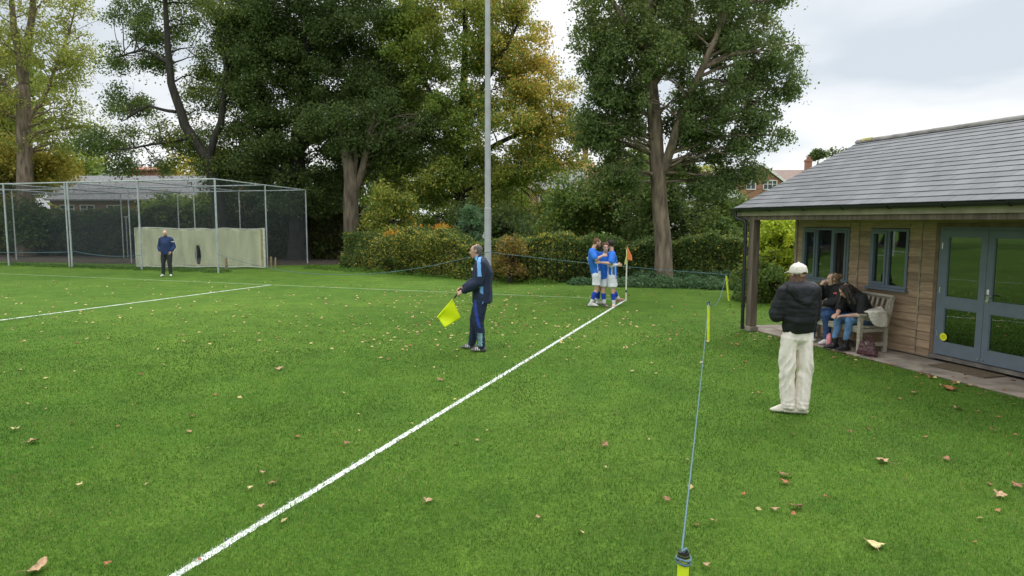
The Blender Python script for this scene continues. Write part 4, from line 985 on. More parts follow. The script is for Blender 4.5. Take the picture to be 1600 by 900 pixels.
def gable_house(name, label, c, rz, Wd, D_, eave, ridge, wall, roofm, wins, chim=()):
    """gable end faces the camera"""
    o = house(name, label, (c[0], c[1]), rz+math.pi/2, D_, Wd, eave, ridge, wall, roofm, chim=chim)
    # house() has its long side on local y=0; windows of the gable end sit on local x = -D_/2
    for (wy, wz, ww, wh) in wins:
        cy = Wd/2-wy; x = -D_/2
        fr = MB(); t2_ = .08
        fr.box((x-.06, cy-ww/2, wz), (x+.02, cy-ww/2+t2_, wz+wh)); fr.box((x-.06, cy+ww/2-t2_, wz), (x+.02, cy+ww/2, wz+wh)); fr.box((x-.06, cy-ww/2+t2_, wz), (x+.02, cy+ww/2-t2_, wz+t2_)); fr.box((x-.06, cy-ww/2+t2_, wz+wh-t2_), (x+.02, cy+ww/2-t2_, wz+wh))
        n_ = max(2, round(ww/.5))
        for q in range(1, n_): fr.box((x-.056, cy-ww/2+ww*q/n_-.03, wz+t2_), (x+.015, cy-ww/2+ww*q/n_+.03, wz+wh-t2_))
        fr.box((x-.05, cy-ww/2+t2_, wz+wh*.55), (x+.012, cy+ww/2-t2_, wz+wh*.55+.05))
        f_ = fr.build('window', PLW, o); mb = MB(); mb.box((x-.012, cy-ww/2+t2_*.9, wz+t2_*.9), (x+.03, cy+ww/2-t2_*.9, wz+wh-t2_*.9)); mb.build('pane', WIN, f_)
    # white verge boards
    mb = MB(); s_ = (ridge-eave)/(Wd/2)
    for sg in (0, 1):
        y0 = -.4 if sg == 0 else Wd+.4; z0 = eave-.4*s_
        vs = []
        for xx in (-D_/2-.24, -D_/2-.19): vs += [(xx, y0, z0-.14), (xx, Wd/2, ridge-.14), (xx, Wd/2, ridge+.12), (xx, y0, z0+.12)]
        mb.add(vs, [(0,1,2,3),(7,6,5,4),(0,4,5,1),(1,5,6,2),(2,6,7,3),(3,7,4,0)])
    mb.build('verge_board', PLW, o)
    return o
p = W(215, 346, 58); house('long_house', 'long low brick building with grey roof behind the cricket cage', (p.x, p.y), -.05, 15.5, 7, 4.05, 6.1, BRICK, TILE, [(-6.2, 2.5, 1.3, 1.0), (-4.4, 2.5, 1.3, 1.0), (-2, 2.5, 1.3, 1.), (3, 2.5, 1.3, 1.)])
p = W(165, 346, 70); house('hipped_house', 'house with hipped grey roof rising above the long brick building', (p.x, p.y), 0, 6.5, 6, 5.6, 7.7, BRICK, TILE, hip=True)
p = W(226, 346, 68); house('brick_house', 'plain red brick gable right of the hipped grey roof', (p.x, p.y), 0, 2.8, 5, 7.2, 7.6, BRICK, TILER)
p = W(874, 346, 58); house('old_house', 'brick house with grey roof and red gable between maple and ash tree', (p.x, p.y), .1, 4.8, 6, 5.0, 6.9, BRICK, TILE, [(-1.3, 3.3, 1.0, 1.2), (.1, 3.3, 1.0, 1.2), (1.6, 3.3, .8, 1.2)])
p = W(892, 346, 66); house('chimney_house', 'red roofed house with tall brick chimney between maple and ash tree', (p.x, p.y), .1, 5.5, 7, 6.4, 8.2, BRICK, TILER, chim=((2.1, 3.5, .5, 9.8),))
p = W(1197, 346, 66); gable_house('gable_house', 'brick house with white trimmed gable left of the pavilion roof', (p.x+.9, p.y+4), .12, 4.3, 8, 6.3, 7.75, BRICK, TILE, [(-1.0, 5.3, 1.0, .95), (.95, 5.3, 1.45, .95)])
p = W(1262, 346, 74); house('terrace_house', 'brown roofed house with brick chimney behind the white trimmed gable', (p.x, p.y), 0, 11, 7, 6.3, 8.0, BRICK, TILEB, chim=((1.3, 3.5, .62, 9.3),))
p = W(1112, 346, 50); house('white_house', 'white walled house mostly hidden behind the shrubs right of the ash trunk', (p.x, p.y), 0, 4.5, 6, 3.8, 5.0, WALLW, TILE, [(-1.2, 2.2, 1, 1.1), (.9, 2.2, 1, 1.1)])

# ------------------------------------------------------------------ bench, bottles, bag, mat
TEAK = mat('weathered_teak', (.36, .33, .255), .85, .18, 5, .3, 40, stretch=(1, 5, 5))
bn = empty('garden_bench', PM @ Vector((1.80, -.52, .02)), PTH); tag(bn, 'weathered grey teak garden bench against the pavilion wall', 'bench')
BL = .80
for sx in (-1, 1):
    mb = MB(); x = sx*(BL-.03)
    mb.box((x-.032, -.30, 0), (x+.032, -.235, .60), bev=.006); mb.build('leg', TEAK, bn)
    mb = MB(); mb.tube([(x, .24, 0), (x, .24, .42), (x, .36, .90)], [.045, .045, .036], 4); mb.build('leg', TEAK, bn)
    mb = MB(); mb.box((x-.045, -.34, .60), (x+.045, .30, .645), bev=.012); mb.build('armrest', TEAK, bn)
    mb = MB(); mb.box((x-.02, -.24, .10), (x+.02, .22, .16)); mb.box((x-.02, -.24, .34), (x+.02, .22, .40)); mb.build('side_rail', TEAK, bn)
for k in range(5): mb = MB(); mb.box((-BL, -.29+k*.105, .415), (BL, -.205+k*.105, .437), bev=.004); mb.build('seat_slat', TEAK, bn)
mb = MB(); mb.box((-BL, -.29, .34), (BL, -.262, .41)); mb.build('front_rail', TEAK, bn)
mb = MB(); mb.tube([(-BL, .355, .90), (0, .362, .915), (BL, .355, .90)], .036, 4); mb.build('back_rail', TEAK, bn)
mb = MB(); mb.tube([(-BL, .265, .51), (BL, .265, .51)], .030, 4); mb.build('back_rail', TEAK, bn)
for k in range(14):
    x = -BL+.11+k*(2*BL-.22)/13; mb = MB(); M = Matrix.Translation((x, .268, .52)) @ Matrix.Rotation(-.26, 4, 'X'); mb.box((-.022, -.008, 0), (.022, .008, .37), M=M); mb.build('back_slat', TEAK, bn)
def lathe(name, prof, m, parent, loc=(0, 0, 0), n=20):
    mb = MB(); mb.tube([(loc[0], loc[1], loc[2]+z) for z, r in prof], [r for z, r in prof], n); return mb.build(name, m, parent, smooth=True)
PINK = mat('pink_metal', (.80, .27, .30), .35, .03, 5); PINKP = mat('pale_pink', (.74, .38, .45), .4, .05, 5)
b1 = empty('water_bottle', PM @ Vector((2.06, -.93, .022))); tag(b1, 'slim salmon pink water bottle standing on the paving', 'bottle')
lathe('flask', [(0, .034), (.005, .036), (.17, .036), (.19, .033), (.205, .022), (.215, .018)], PINK, b1); lathe('lid', [(.215, .021), (.245, .021), (.250, .018)], PINK, b1)
b2_ = empty('drink_flask', PM @ Vector((1.95, -.84, .022))); tag(b2_, 'wider pale pink flask with white band beside the slim bottle', 'bottle')
lathe('flask', [(0, .042), (.005, .045), (.15, .045), (.165, .038)], PINKP, b2_); lathe('lid', [(.165, .040), (.20, .040), (.205, .034)], mat('rose_lid', (.72, .30, .40), .4, .03, 5), b2_); lathe('band', [(.085, .0462), (.11, .0462)], PLW, b2_)
BAGM = mat('burgundy_leather', (.075, .028, .030), .5, .15, 9, .2, 60)
DOOR = mat('coir_mat', (.17, .125, .075), .95, .2, 30, .8, 150)
mb = MB(); mb.box((3.62, -.50, .024), (4.50, -.10, .040), bev=.004); dm = mb.build('doormat', DOOR); dm.location = PO; dm.rotation_euler = (0, 0, PTH); tag(dm, 'brown coir doormat lying in front of the pavilion doors', 'doormat')

# ------------------------------------------------------------------ people
def ell(c, r, M=None, sub=2):
    bm = bmesh.new(); bmesh.ops.create_icosphere(bm, subdivisions=sub, radius=1)
    r = Vector((r, r, r)) if not hasattr(r, '__len__') else Vector(r)
    o = []
    for v in bm.verts:
        q = Vector((v.co.x*r.x, v.co.y*r.y, v.co.z*r.z))
        if M is not None: q = M @ q
        o.append(q+Vector(c))
    bm.free(); return o
class Fuse:
    def __init__(s): s.bm = bmesh.new()
    def hull(s, *groups):
        vs = [s.bm.verts.new(p) for g in groups for p in g]
        r = bmesh.ops.convex_hull(s.bm, input=vs)
        junk = [g for g in r['geom_interior'] if isinstance(g, bmesh.types.BMVert)]
        bmesh.ops.delete(s.bm, geom=junk, context='VERTS')
        loose = [v for v in s.bm.verts if not v.link_faces]
        if loose: bmesh.ops.delete(s.bm, geom=loose, context='VERTS')
    def cap(s, a, b, r0, r1): s.hull(ell(a, r0), ell(b, r1))
    def chain(s, pts, rs):
        for i in range(len(pts)-1): s.cap(pts[i], pts[i+1], rs[i], rs[i+1])
    def build(s, name, mats, parent=None, voxel=.012, smooth=3, disp=None, paint=None, zmin=None):
        me = bpy.data.meshes.new(name+'_raw'); s.bm.to_mesh(me); s.bm.free()
        o = bpy.data.objects.new('raw', me); COL.objects.link(o)
        m = o.modifiers.new('r', 'REMESH'); m.mode = 'VOXEL'; m.voxel_size = voxel; m.use_smooth_shade = True
        if smooth: q = o.modifiers.new('s', 'SMOOTH'); q.iterations = smooth; q.factor = .5
        dg = bpy.context.evaluated_depsgraph_get(); me2 = bpy.data.meshes.new_from_object(o.evaluated_get(dg)); bpy.data.objects.remove(o)
        me2.name = name; me2.materials.clear()
        if not isinstance(mats, (list, tuple)): mats = [mats]
        for mm in mats: me2.materials.append(mm)
        if zmin is not None:
            for v in me2.vertices:
                if v.co.z < zmin: v.co.z = zmin+(v.co.z-zmin)*.08
        if disp:
            nrm = [v.normal.copy() for v in me2.vertices]
            for v, nn in zip(me2.vertices, nrm): v.co += nn*disp(v.co, nn)
        if paint:
            for p in me2.polygons: p.material_index = paint(p.center, p.normal)
        me2.polygons.foreach_set('use_smooth', [True]*len(me2.polygons)); me2.update()
        return link(name, me2, parent)
def V(*a): return Vector(a)
def folds(amp, sc=(9, 9, 5), seed=0):
    def f(co, n):
        q = Vector((co.x*sc[0]+seed, co.y*sc[1], co.z*sc[2])); a = mnoise.noise(q); b = mnoise.noise(q*2.3)
        return amp*((1-abs(a)*2.2)*.7+b*.4)
    return f
def cloth_mat(name, col, rough=.8, var=.06): return mat(name, col, rough, var, 14, .25, 160)
LIP = mat('lip', (.42, .16, .13), .5, .05, 9); EYE = mat('eye', (.03, .025, .02), .3, 0, 9); EYEW = mat('eye_white', (.65, .62, .58), .3, 0, 9)
def head_frame(J):
    f = Vector(J['face']).normalized(); u = Vector(J.get('crown', (0, 0, 1))); u = (u-f*u.dot(f)).normalized(); r = f.cross(u)
    return Matrix((r, f, u)).transposed(), r, f, u
def torso_frame(J):
    up = (Vector(J['nek'])-Vector(J['pel'])).normalized(); r = (Vector(J['sR'])-Vector(J['sL'])); r = (r-up*r.dot(up)).normalized(); f = up.cross(r)
    return Matrix((r, f, up)).transposed(), r, f, up
def hand(F, wrist, d, palm, side, curl=.6, spread=.16):
    """palm with four fingers and a thumb; d = direction of the hand, palm = direction the palm faces, side = towards the thumb"""
    d = Vector(d).normalized(); palm = Vector(palm); palm = (palm-d*palm.dot(d)).normalized(); s = d.cross(palm)
    if s.dot(Vector(side)) < 0: s = -s
    w_ = Vector(wrist)
    F.hull(ell(w_, .025), ell(w_+d*.045+s*.022, .019), ell(w_+d*.045-s*.022, .018), ell(w_+d*.085+s*.028, .014), ell(w_+d*.08-s*.028, .013))
    for k, (o, ln) in enumerate(((.030, .072), (.010, .080), (-.010, .074), (-.029, .060))):
        a = w_+d*.082+s*o; dd = (d+s*spread*(o/.03)*.5).normalized(); c = curl
        p1 = a+(dd*math.cos(c*.7)+palm*math.sin(c*.7))*ln*.48; p2 = p1+(dd*math.cos(c*1.7)+palm*math.sin(c*1.7))*ln*.30; p3 = p2+(dd*math.cos(c*2.5)+palm*math.sin(c*2.5))*ln*.24
        F.chain([a, p1, p2, p3], [.0095, .009, .008, .007])
    a = w_+d*.025+s*.024; p1 = a+(d*.6+s*.75+palm*.3).normalized()*.038; p2 = p1+(d*.85+s*.25+palm*.5).normalized()*.032; p3 = p2+(d*.8+palm*.6).normalized()*.022
    F.chain([a, p1, p2, p3], [.014, .0115, .010, .008])
def make_person(J, loc, rz, label, skin=SKIN, sc=1., hands=None, beard=None, g=1., smile=False, group=None):
    Mh, hr, hf, hu = head_frame(J); Mt, tr_, tf, tu = torso_frame(J); F = Fuse(); P = {k: Vector(v) for k, v in J.items()}
    h = P['hed']
    F.hull(ell(P['pel'], V(.145, .10, .09)*g, Mt), ell(P['wai'], V(.125, .09, .07)*g, Mt)); F.hull(ell(P['wai'], V(.125, .09, .07)*g, Mt), ell(P['che'], V(.15, .105, .10)*g, Mt))
    F.hull(ell(P['che'], V(.15, .105, .10)*g, Mt), ell(P['sL'].lerp(P['nek'], .45), .06*g), ell(P['sR'].lerp(P['nek'], .45), .06*g))
    F.hull(ell(P['sL'], .05), ell(P['nek']-tu*.03, V(.06, .055, .04), Mt)); F.hull(ell(P['sR'], .05), ell(P['nek']-tu*.03, V(.06, .055, .04), Mt))
    F.cap(P['nek']-tu*.03, h-hu*.06-hf*.02, .060, .056)
    # skull, face, jaw, nose, brow, ears
    F.hull(ell(h+hu*.030-hf*.022, V(.074, .090, .088), Mh), ell(h+hu*.01+hf*.01, V(.066, .078, .08), Mh))
    F.hull(ell(h+hf*.036+hu*.048, V(.056, .046, .046), Mh), ell(h+hf*.034-hu*.01, V(.056, .050, .05), Mh), ell(h-hf*.03+hu*.05, .07))
    F.hull(ell(h+hf*.030+hu*.0, V(.056, .054, .06), Mh), ell(h+hf*.052-hu*.092, V(.026, .022, .020), Mh), ell(h-hu*.05-hf*.005, V(.060, .05, .04), Mh))
    F.hull(ell(h+hf*.082+hu*.012, .009), ell(h+hf*.101-hu*.024, V(.013, .012, .010), Mh), ell(h+hf*.08-hu*.03, V(.016, .01, .008), Mh))
    F.hull(ell(h+hf*.075+hu*.030+hr*.03, .012), ell(h+hf*.075+hu*.030-hr*.03, .012), ell(h+hf*.07+hu*.04, .02))
    F.hull(ell(h+hf*.078-hu*.055+hr*.012, .010), ell(h+hf*.078-hu*.055-hr*.012, .010), ell(h+hf*.066-hu*.06, .02))
    for sg in (-1, 1): F.hull(ell(h+hr*sg*.072-hf*.010+hu*.005, V(.009, .017, .030), Mh), ell(h+hr*sg*.080-hf*.018+hu*.014, V(.006, .016, .020), Mh))
    for s_, S_ in (('L', -1), ('R', 1)):
        F.chain([P['s'+s_], P['s'+s_].lerp(P['e'+s_], .4), P['e'+s_]], [.052*g, .048*g, .038]); F.chain([P['e'+s_], P['e'+s_].lerp(P['w'+s_], .3), P['w'+s_]], [.038, .041, .026])
        hd = (hands or {}).get(s_)
        dv = (P['w'+s_]-P['e'+s_]).normalized()
        if hd is None: hd = dict(d=dv, palm=-tr_*S_, side=tf, curl=.45)
        hand(F, P['w'+s_], hd['d'], hd['palm'], hd['side'], hd.get('curl', .5))
        F.chain([P['h'+s_], P['h'+s_].lerp(P['k'+s_], .5), P['k'+s_]], [.088*g, .075*g, .052]); kk = P['k'+s_]; aa = P['a'+s_]; back = -Vector(J['f'+s_]).normalized()
        F.chain([kk, kk.lerp(aa, .3)+back*.018, kk.lerp(aa, .65)+back*.006, aa], [.052, .056, .042, .036])
        fd = Vector(J['f'+s_]).normalized(); F.hull(ell(aa-fd*.04-V(0, 0, .03), .032), ell(aa+fd*.12-V(0, 0, .045), V(.036, .036, .02)), ell(aa, .034))
    def paint(c, n):
        q = Mh.transposed() @ (c-h)
        if q.y > .045:
            for sx in (-.030, .030):
                ex, ez = (q.x-sx)/.015, (q.z-.006)/.008
                if ex*ex+ez*ez < 1: return 2 if abs(q.x-sx) > .007 else 3
                if abs(q.x-sx) < .020 and .024 < q.z < .033 and q.y > .06: return 4
            if abs(q.x) < .026 and abs(q.z+.055) < .0085 and q.y > .06: return 2 if (smile and abs(q.z+.055) < .004 and abs(q.x) < .02) else 1
        if beard and q.y > -.01 and q.z < -.028 and q.z > -.125 and (q.z < -.07 or abs(q.x) > .022 or q.z > -.045 and q.z < -.036 and abs(q.x) < .03) and q.y > .0: return 5
        return 0
    o = F.build('person', [skin, LIP, EYEW, EYE, beard or bpy.data.materials['eye'], beard or skin], None, .0075, 2, None, paint)
    o.location = loc; o.rotation_euler = (0, 0, rz); o.scale = (sc, sc, sc); tag(o, label, 'person', group)
    return o, Mh, h, hr, hf, hu, Mt, tr_, tf, tu
def hairdo(o, J, m, style='short', parent=None, seed=0):
    Mh, hr, hf, hu = head_frame(J); h = Vector(J['hed']); F = Fuse()
    c = h+hu*.036-hf*.030
    if style == 'short': F.hull(ell(c, V(.083, .093, .088), Mh)); F.hull(ell(h-hf*.062-hu*.015, V(.062, .034, .055), Mh)); 
    if style == 'receding': F.hull(ell(h+hu*.032-hf*.028, V(.083, .088, .086), Mh)); F.hull(ell(h-hf*.062-hu*.02, V(.060, .034, .05), Mh)); F.hull(ell(h-hf*.02-hu*.01, V(.080, .025, .035), Mh))
    if style == 'curly':
        r = random.Random(seed)
        for k in range(46):
            d = Vector((r.gauss(0, 1), r.gauss(-.15, 1), abs(r.gauss(.5, .7)))).normalized()
            if d.y > .75 and d.z < .45: continue
            F.hull(ell(c+Mh @ Vector((d.x*.080, d.y*.088, d.z*.085)), r.uniform(.020, .030)))
        F.hull(ell(c, V(.08, .088, .088), Mh)); F.hull(ell(h-hf*.055-hu*.01, V(.066, .04, .05), Mh))
    def disp(co, n): return .005*mnoise.noise(co*70)+.004*mnoise.noise(co*28)
    def_ = {}
    ob = F.build('hair', m, parent or o, .007, 1, disp)
    # carve the face opening: push verts that lie on the face plane inwards
    for v in ob.data.vertices:
        q = Mh.transposed() @ (v.co-h)
        lim = .058 if style != 'receding' else .035
        if q.y > lim+.5*(q.z-.06) and q.z < .105 and q.z < (.062 if style != 'receding' else .085): v.co -= hf*max(0, (q.y-.02)); 
        if q.z < -.0 and q.y > -.01 and abs(q.x) > .05: v.co -= Mh @ Vector((math.copysign(.03, q.x), 0, 0))
    return ob
def top_(o, J, m, off=.02, hem=.0, sleeve='long', disp=None, name='jacket', paint=None, g=1., collar=True, wide=(1, 1, 1), voxel=.009, cuff=None):
    P = {k: Vector(v) for k, v in J.items()}; Mt, tr_, tf, tu = torso_frame(J); F = Fuse(); wx, wy, wh = wide
    pel = P['pel']-tu*hem
    F.hull(ell(pel, V((.16*g+off)*wh, (.115*g+off)*wh, .03), Mt), ell(P['wai'], V((.142*g+off)*wx, (.105*g+off)*wy, .08), Mt))
    F.hull(ell(P['wai'], V((.142*g+off)*wx, (.105*g+off)*wy, .08), Mt), ell(P['che'], V((.158*g+off)*wx, (.115*g+off)*wy, .10), Mt))
    F.hull(ell(P['che'], V((.158*g+off)*wx, (.115*g+off)*wy, .10), Mt), ell(P['sL'].lerp(P['nek'], .25), .062*g+off), ell(P['sR'].lerp(P['nek'], .25), .062*g+off))
    for s in 'LR':
        F.hull(ell(P['s'+s]-tu*.005, .056*g+off), ell(P['nek']-tu*.045, V(.065+off*.5, .06+off*.5, .03), Mt))
        if sleeve == 'long':
            cu = .035
            F.chain([P['s'+s], P['s'+s].lerp(P['e'+s], .45), P['e'+s]], [.056*g+off, .054*g+off, .045*g+off]); F.chain([P['e'+s], P['e'+s].lerp(P['w'+s], .4), P['w'+s]-(P['w'+s]-P['e'+s]).normalized()*cu], [.045*g+off, .046*g+off, .033+off*.6])
        elif sleeve == 'short': F.chain([P['s'+s], P['s'+s].lerp(P['e'+s], .35), P['s'+s].lerp(P['e'+s], .78)], [.056*g+off, .058*g+off, .060*g+off])
    if collar:
        h = P['hed']; a = P['nek']-tu*.02; F.cap(a, a.lerp(h, .36), .068, .066)
    return F.build(name, m, o, voxel, 3, disp, paint)
def legs_(o, J, m, off=.02, ankle=.055, knee=.065, disp=None, name='trousers', paint=None, g=1., short=None, hemz=0., top=.03, hemoff=None, voxel=.009, zmin=None):
    P = {k: Vector(v) for k, v in J.items()}; Mt, tr_, tf, tu = torso_frame(J); F = Fuse()
    F.hull(ell(P['pel']+tu*top, V(.148*g+off, .108*g+off, .05), Mt), ell(P['hL'], .10*g+off*.6), ell(P['hR'], .10*g+off*.6))
    for s in 'LR':
        hp, k, a = P['h'+s], P['k'+s], P['a'+s]
        if short: F.chain([hp, hp.lerp(k, .45), hp.lerp(k, short)], [.092*g+off, .088*g+off, (hemoff or .09)])
        else:
            back = -Vector(J['f'+s]).normalized()
            F.chain([hp, hp.lerp(k, .45), k, k.lerp(a, .35)+back*.01, a+V(0, 0, hemz)], [.092*g+off, .082*g+off, knee, (knee*.55+ankle*.45), ankle])
    return F.build(name, m, o, voxel, 3, disp, paint, zmin)
def shoes_(o, J, m, sole=None, h=.0, mR=None, name='shoe', paint=None, s_=1.):
    for s in 'LR':
        a = Vector(J['a'+s]); fd = Vector(J['f'+s]).normalized(); sd = fd.cross(V(0, 0, 1)).normalized(); F = Fuse(); dn = fd.cross(sd)
        if dn.z > 0: dn = -dn
        g0 = a+dn*.052
        F.hull(ell(g0-fd*.055, V(.038, .038, .030)*s_), ell(g0+fd*.06, V(.046, .046, .026)*s_), ell(a-fd*.01+dn*.0, .042*s_)); F.hull(ell(g0+fd*.06, V(.046, .046, .030)*s_), ell(g0+fd*.150+dn*.006, V(.036, .036, .020)*s_), ell(a+fd*.05+dn*.02, .036*s_))
        if h: F.cap(a, a+(Vector(J['k'+s])-a).normalized()*h, .047, .050)
        def pt(c, n, g0=g0, dn=dn): return 1 if (c-g0).dot(dn) > .012 else (paint(c, n, a, fd, sd) if paint else 0)
        F.build(name, [mR if (mR and s == 'R') else m, sole or m]+([PLW] if paint else []), o, .008, 2, None, pt)
def tube_part(o, name, m, pts, rs, voxel=.009, disp=None, paint=None):
    F = Fuse(); F.chain([Vector(p) for p in pts], rs); return F.build(name, m, o, voxel, 2, disp, paint)

NAVY = cloth_mat('navy_tracksuit', (.012, .022, .058)); LBL = cloth_mat('light_blue_stripe', (.18, .42, .80)); RBL = cloth_mat('royal_blue_panel', (.02, .06, .36)); TEALS = cloth_mat('mint_stripe', (.35, .62, .68))
GREYH = mat('grey_hair', (.13, .12, .11), .8, .3, 40, .5, 90); BRH = mat('brown_hair', (.10, .05, .026), .75, .3, 40, .5, 90); DKH = mat('dark_hair', (.022, .014, .010), .6, .3, 40, .5, 90); REDH = mat('auburn_hair', (.17, .075, .035), .75, .3, 40, .5, 90); BLH = mat('dark_blonde_hair', (.19, .12, .065), .75, .35, 40, .5, 90)
BOOTG = mat('grey_boot', (.12, .115, .11), .5, .1, 9); BOOTW = mat('white_boot', (.70, .68, .64), .5, .06, 9); SOLEW = mat('white_sole', (.65, .62, .58), .6, .05, 9); BLK = mat('black_leather', (.010, .010, .011), .4, .1, 9)

# linesman (faces the pitch, profile to the camera): local +y = forward
J = dict(pel=(0, -.02, .97), wai=(0, -.03, 1.10), che=(0, -.035, 1.29), nek=(0, .01, 1.49), hed=(0, .075, 1.625), face=(.12, 1, -.04), crown=(0, .02, 1),
         sL=(-.185, -.02, 1.43), sR=(.185, -.02, 1.43), eL=(-.235, .02, 1.14), eR=(.225, .05, 1.15), wL=(-.11, .28, .985), wR=(.03, .29, 1.03),
         hL=(-.095, -.02, .90), hR=(.095, -.02, .90), kL=(-.10, .03, .49), kR=(.12, .10, .50), aL=(-.10, -.02, .09), aR=(.14, .16, .09), fL=(-.12, 1, 0), fR=(.10, 1, 0))
ln_l = G(751, 548)
o, Mh, h, *_ = make_person(J, (ln_l.x, ln_l.y, 0), math.radians(88), 'grey haired linesman in navy tracksuit holding a neon yellow flag', SKIN, 1.02,
    {'L': dict(d=(.25, .9, -.45), palm=(.6, -.1, -.6), side=(0, .3, 1), curl=.95), 'R': dict(d=(-.3, .9, -.40), palm=(-.6, -.1, -.6), side=(0, .3, 1), curl=.8)})
hairdo(o, J, GREYH, 'receding')
def pj(c, n):
    x, y, z = c
    if x < -.12 and 1.25 < z < 1.50 and abs((y-.005)-(1.46-z)*-.08) < .030 and n.x < .3: return 1
    if x < -.08 and z < 1.08 and abs(y+.030) < .027 and n.x < .1: return 1
    if x < -.0 and z > 1.455 and abs(y-.0) < .026 and n.z > .2 and c.x < -.07: return 1
    if z > 1.495 and y > .04: return 1
    return 0
top_(o, J, [NAVY, LBL], .032, .17, 'long', folds(.007), 'jacket', pj, 1.06, wide=(1.0, 1.12, 1.06))
def pt_(c, n):
    x, y, z = c
    if x < -.12 and .40 < z < .86 and abs(y-(.0+.08*math.sin((z-.4)*3))) < .024 and n.x < -.2: return 1
    if x < -.02 and .10 < z < .32 and n.x < -.3 and abs(((y+.01)*100) % 2.4-1.2) < .55 and abs(y-.0) < .045: return 2
    return 0
legs_(o, J, [NAVY, RBL, TEALS], .026, .062, .090, folds(.007, (7, 7, 9)), 'trousers', pt_)
def boot_stripes(c, n, a, fd, sd):
    t = (c-a).dot(fd)
    return 2 if (.015 < t < .10 and (t*100) % 3 < 1.3 and (c-a).z < -.01) else 0
shoes_(o, J, BOOTG, BOOTG, paint=boot_stripes)
mb = MB(); mb.box((-.205, -.020, .865), (-.170, .012, .885)); 
# chest badge
tube_part(o, 'chest_badge', PLW, [(-.075, .125, 1.33), (-.075, .128, 1.35)], [.016, .016], .006)
tube_part(o, 'wristwatch', STEEL, [(-.108, .247, 1.005), (-.098, .265, .995)], [.034, .034], .006)
# flag, held in both hands
fg = empty('linesman_flag', o.location, o.rotation_euler.z); tag(fg, 'neon yellow linesman flag on short stick held pointing down', 'flag')
a0 = V(-.045, .345, .965)*1.02; a1 = V(-.06, .70, .555)*1.02; dd = (a1-a0).normalized()
mb = MB(); mb.tube([a0-dd*.07, a0+dd*.12], .014, 10); mb.build('handle', BLK, fg, smooth=True)
mb = MB(); mb.tube([a0+dd*.10, a1], .007, 8); mb.build('stick', mat('red_stick', (.25, .05, .04), .4, 0, 9), fg, smooth=True)
FLM = mat('neon_flag_cloth', (.78, .95, .0), .6, .04, 9)
f0 = a0+dd*.16; cloth('cloth', (f0, a1, a1+V(.02, -.12, -.17), f0+V(.03, -.13, -.31)), FLM, fg, 14, .018, 5.)
mb = MB(); mb.tube([f0, f0.lerp(a1, .5), a1], .013, 8); mb.build('sleeve', FLM, fg, smooth=True)

# bald man by the cage
J = dict(pel=(0, 0, .96), wai=(0, .01, 1.10), che=(0, .01, 1.30), nek=(.0, .02, 1.50), hed=(0.01, .055, 1.64), face=(.05, 1, -.30), crown=(0, .3, 1),
         sL=(-.18, 0, 1.42), sR=(.18, 0, 1.42), eL=(-.265, -.04, 1.15), eR=(.265, -.04, 1.15), wL=(-.20, .09, .95), wR=(.20, .09, .95),
         hL=(-.095, 0, .90), hR=(.095, 0, .90), kL=(-.11, .03, .49), kR=(.13, .03, .49), aL=(-.12, 0, .09), aR=(.16, 0, .09), fL=(-.25, 1, 0), fR=(.3, 1, 0))
J['fL'], J['fR'] = (-.35, 1, 0), (.15, 1, 0)
o, *_ = make_person(J, G(262, 432), math.radians(186), 'bald bearded man in navy jacket standing in front of the canvas screen', SKINL, 1.01, beard=mat('ginger_stubble', (.30, .15, .09), .8, .1, 30))
def pb(c, n): return 1 if (c.x < -.2 and abs(c.z-1.335) < .012 and c.y > -.04) else 0
top_(o, J, [cloth_mat('blue_navy_jacket', (.018, .040, .125)), PLW], .026, .10, 'long', folds(.010), 'jacket', pb, 1.0, wide=(1.1, 1.2, 1.1))
legs_(o, J, cloth_mat('charcoal_trousers', (.028, .032, .038)), .022, .060, .078, folds(.008), 'trousers')
shoes_(o, J, BOOTW, SOLEW)

# players; x to the right, y away, in metres relative to the group's foot point
BLU = cloth_mat('blue_shirt', (.022, .17, .68)); WHT = cloth_mat('white_shorts', (.76, .78, .82)); SOCK = cloth_mat('blue_sock', (.012, .055, .46)); PSK = SKINL
TAPE = cloth_mat('white_tape', (.72, .73, .74))
def kit(o, J, stripes, shirt_paint=None, wide=(1, 1, 1)):
    top_(o, J, [BLU, PLW], .022, .07, 'short', folds(.009), 'shirt', shirt_paint, collar=False, wide=wide)
    zk = min(Vector(J['h'+s]).lerp(Vector(J['k'+s]), .62).z for s in 'LR'); legs_(o, J, WHT, .018, disp=folds(.012, (12, 12, 4)), name='shorts', short=.62, hemoff=.112, zmin=zk)
    for s in 'LR':
        k, a = Vector(J['k'+s]), Vector(J['a'+s]); bk = -Vector(J['f'+s]).normalized()
        tube_part(o, 'sock', [SOCK, TAPE], [k.lerp(a, .22)+bk*.012, k.lerp(a, .4)+bk*.014, k.lerp(a, .7)+bk*.004, a+V(0, 0, .01)], [.062, .062, .050, .043], paint=lambda c, n, a=a: 1 if (c-a).length < .11 else 0)
gp = V(2.33, 17.0, 0)
K = 1/61.7
def q(u, v, y=0): return V((u-938)*K, y, (480-v)*K)      # spot in the group at depth y
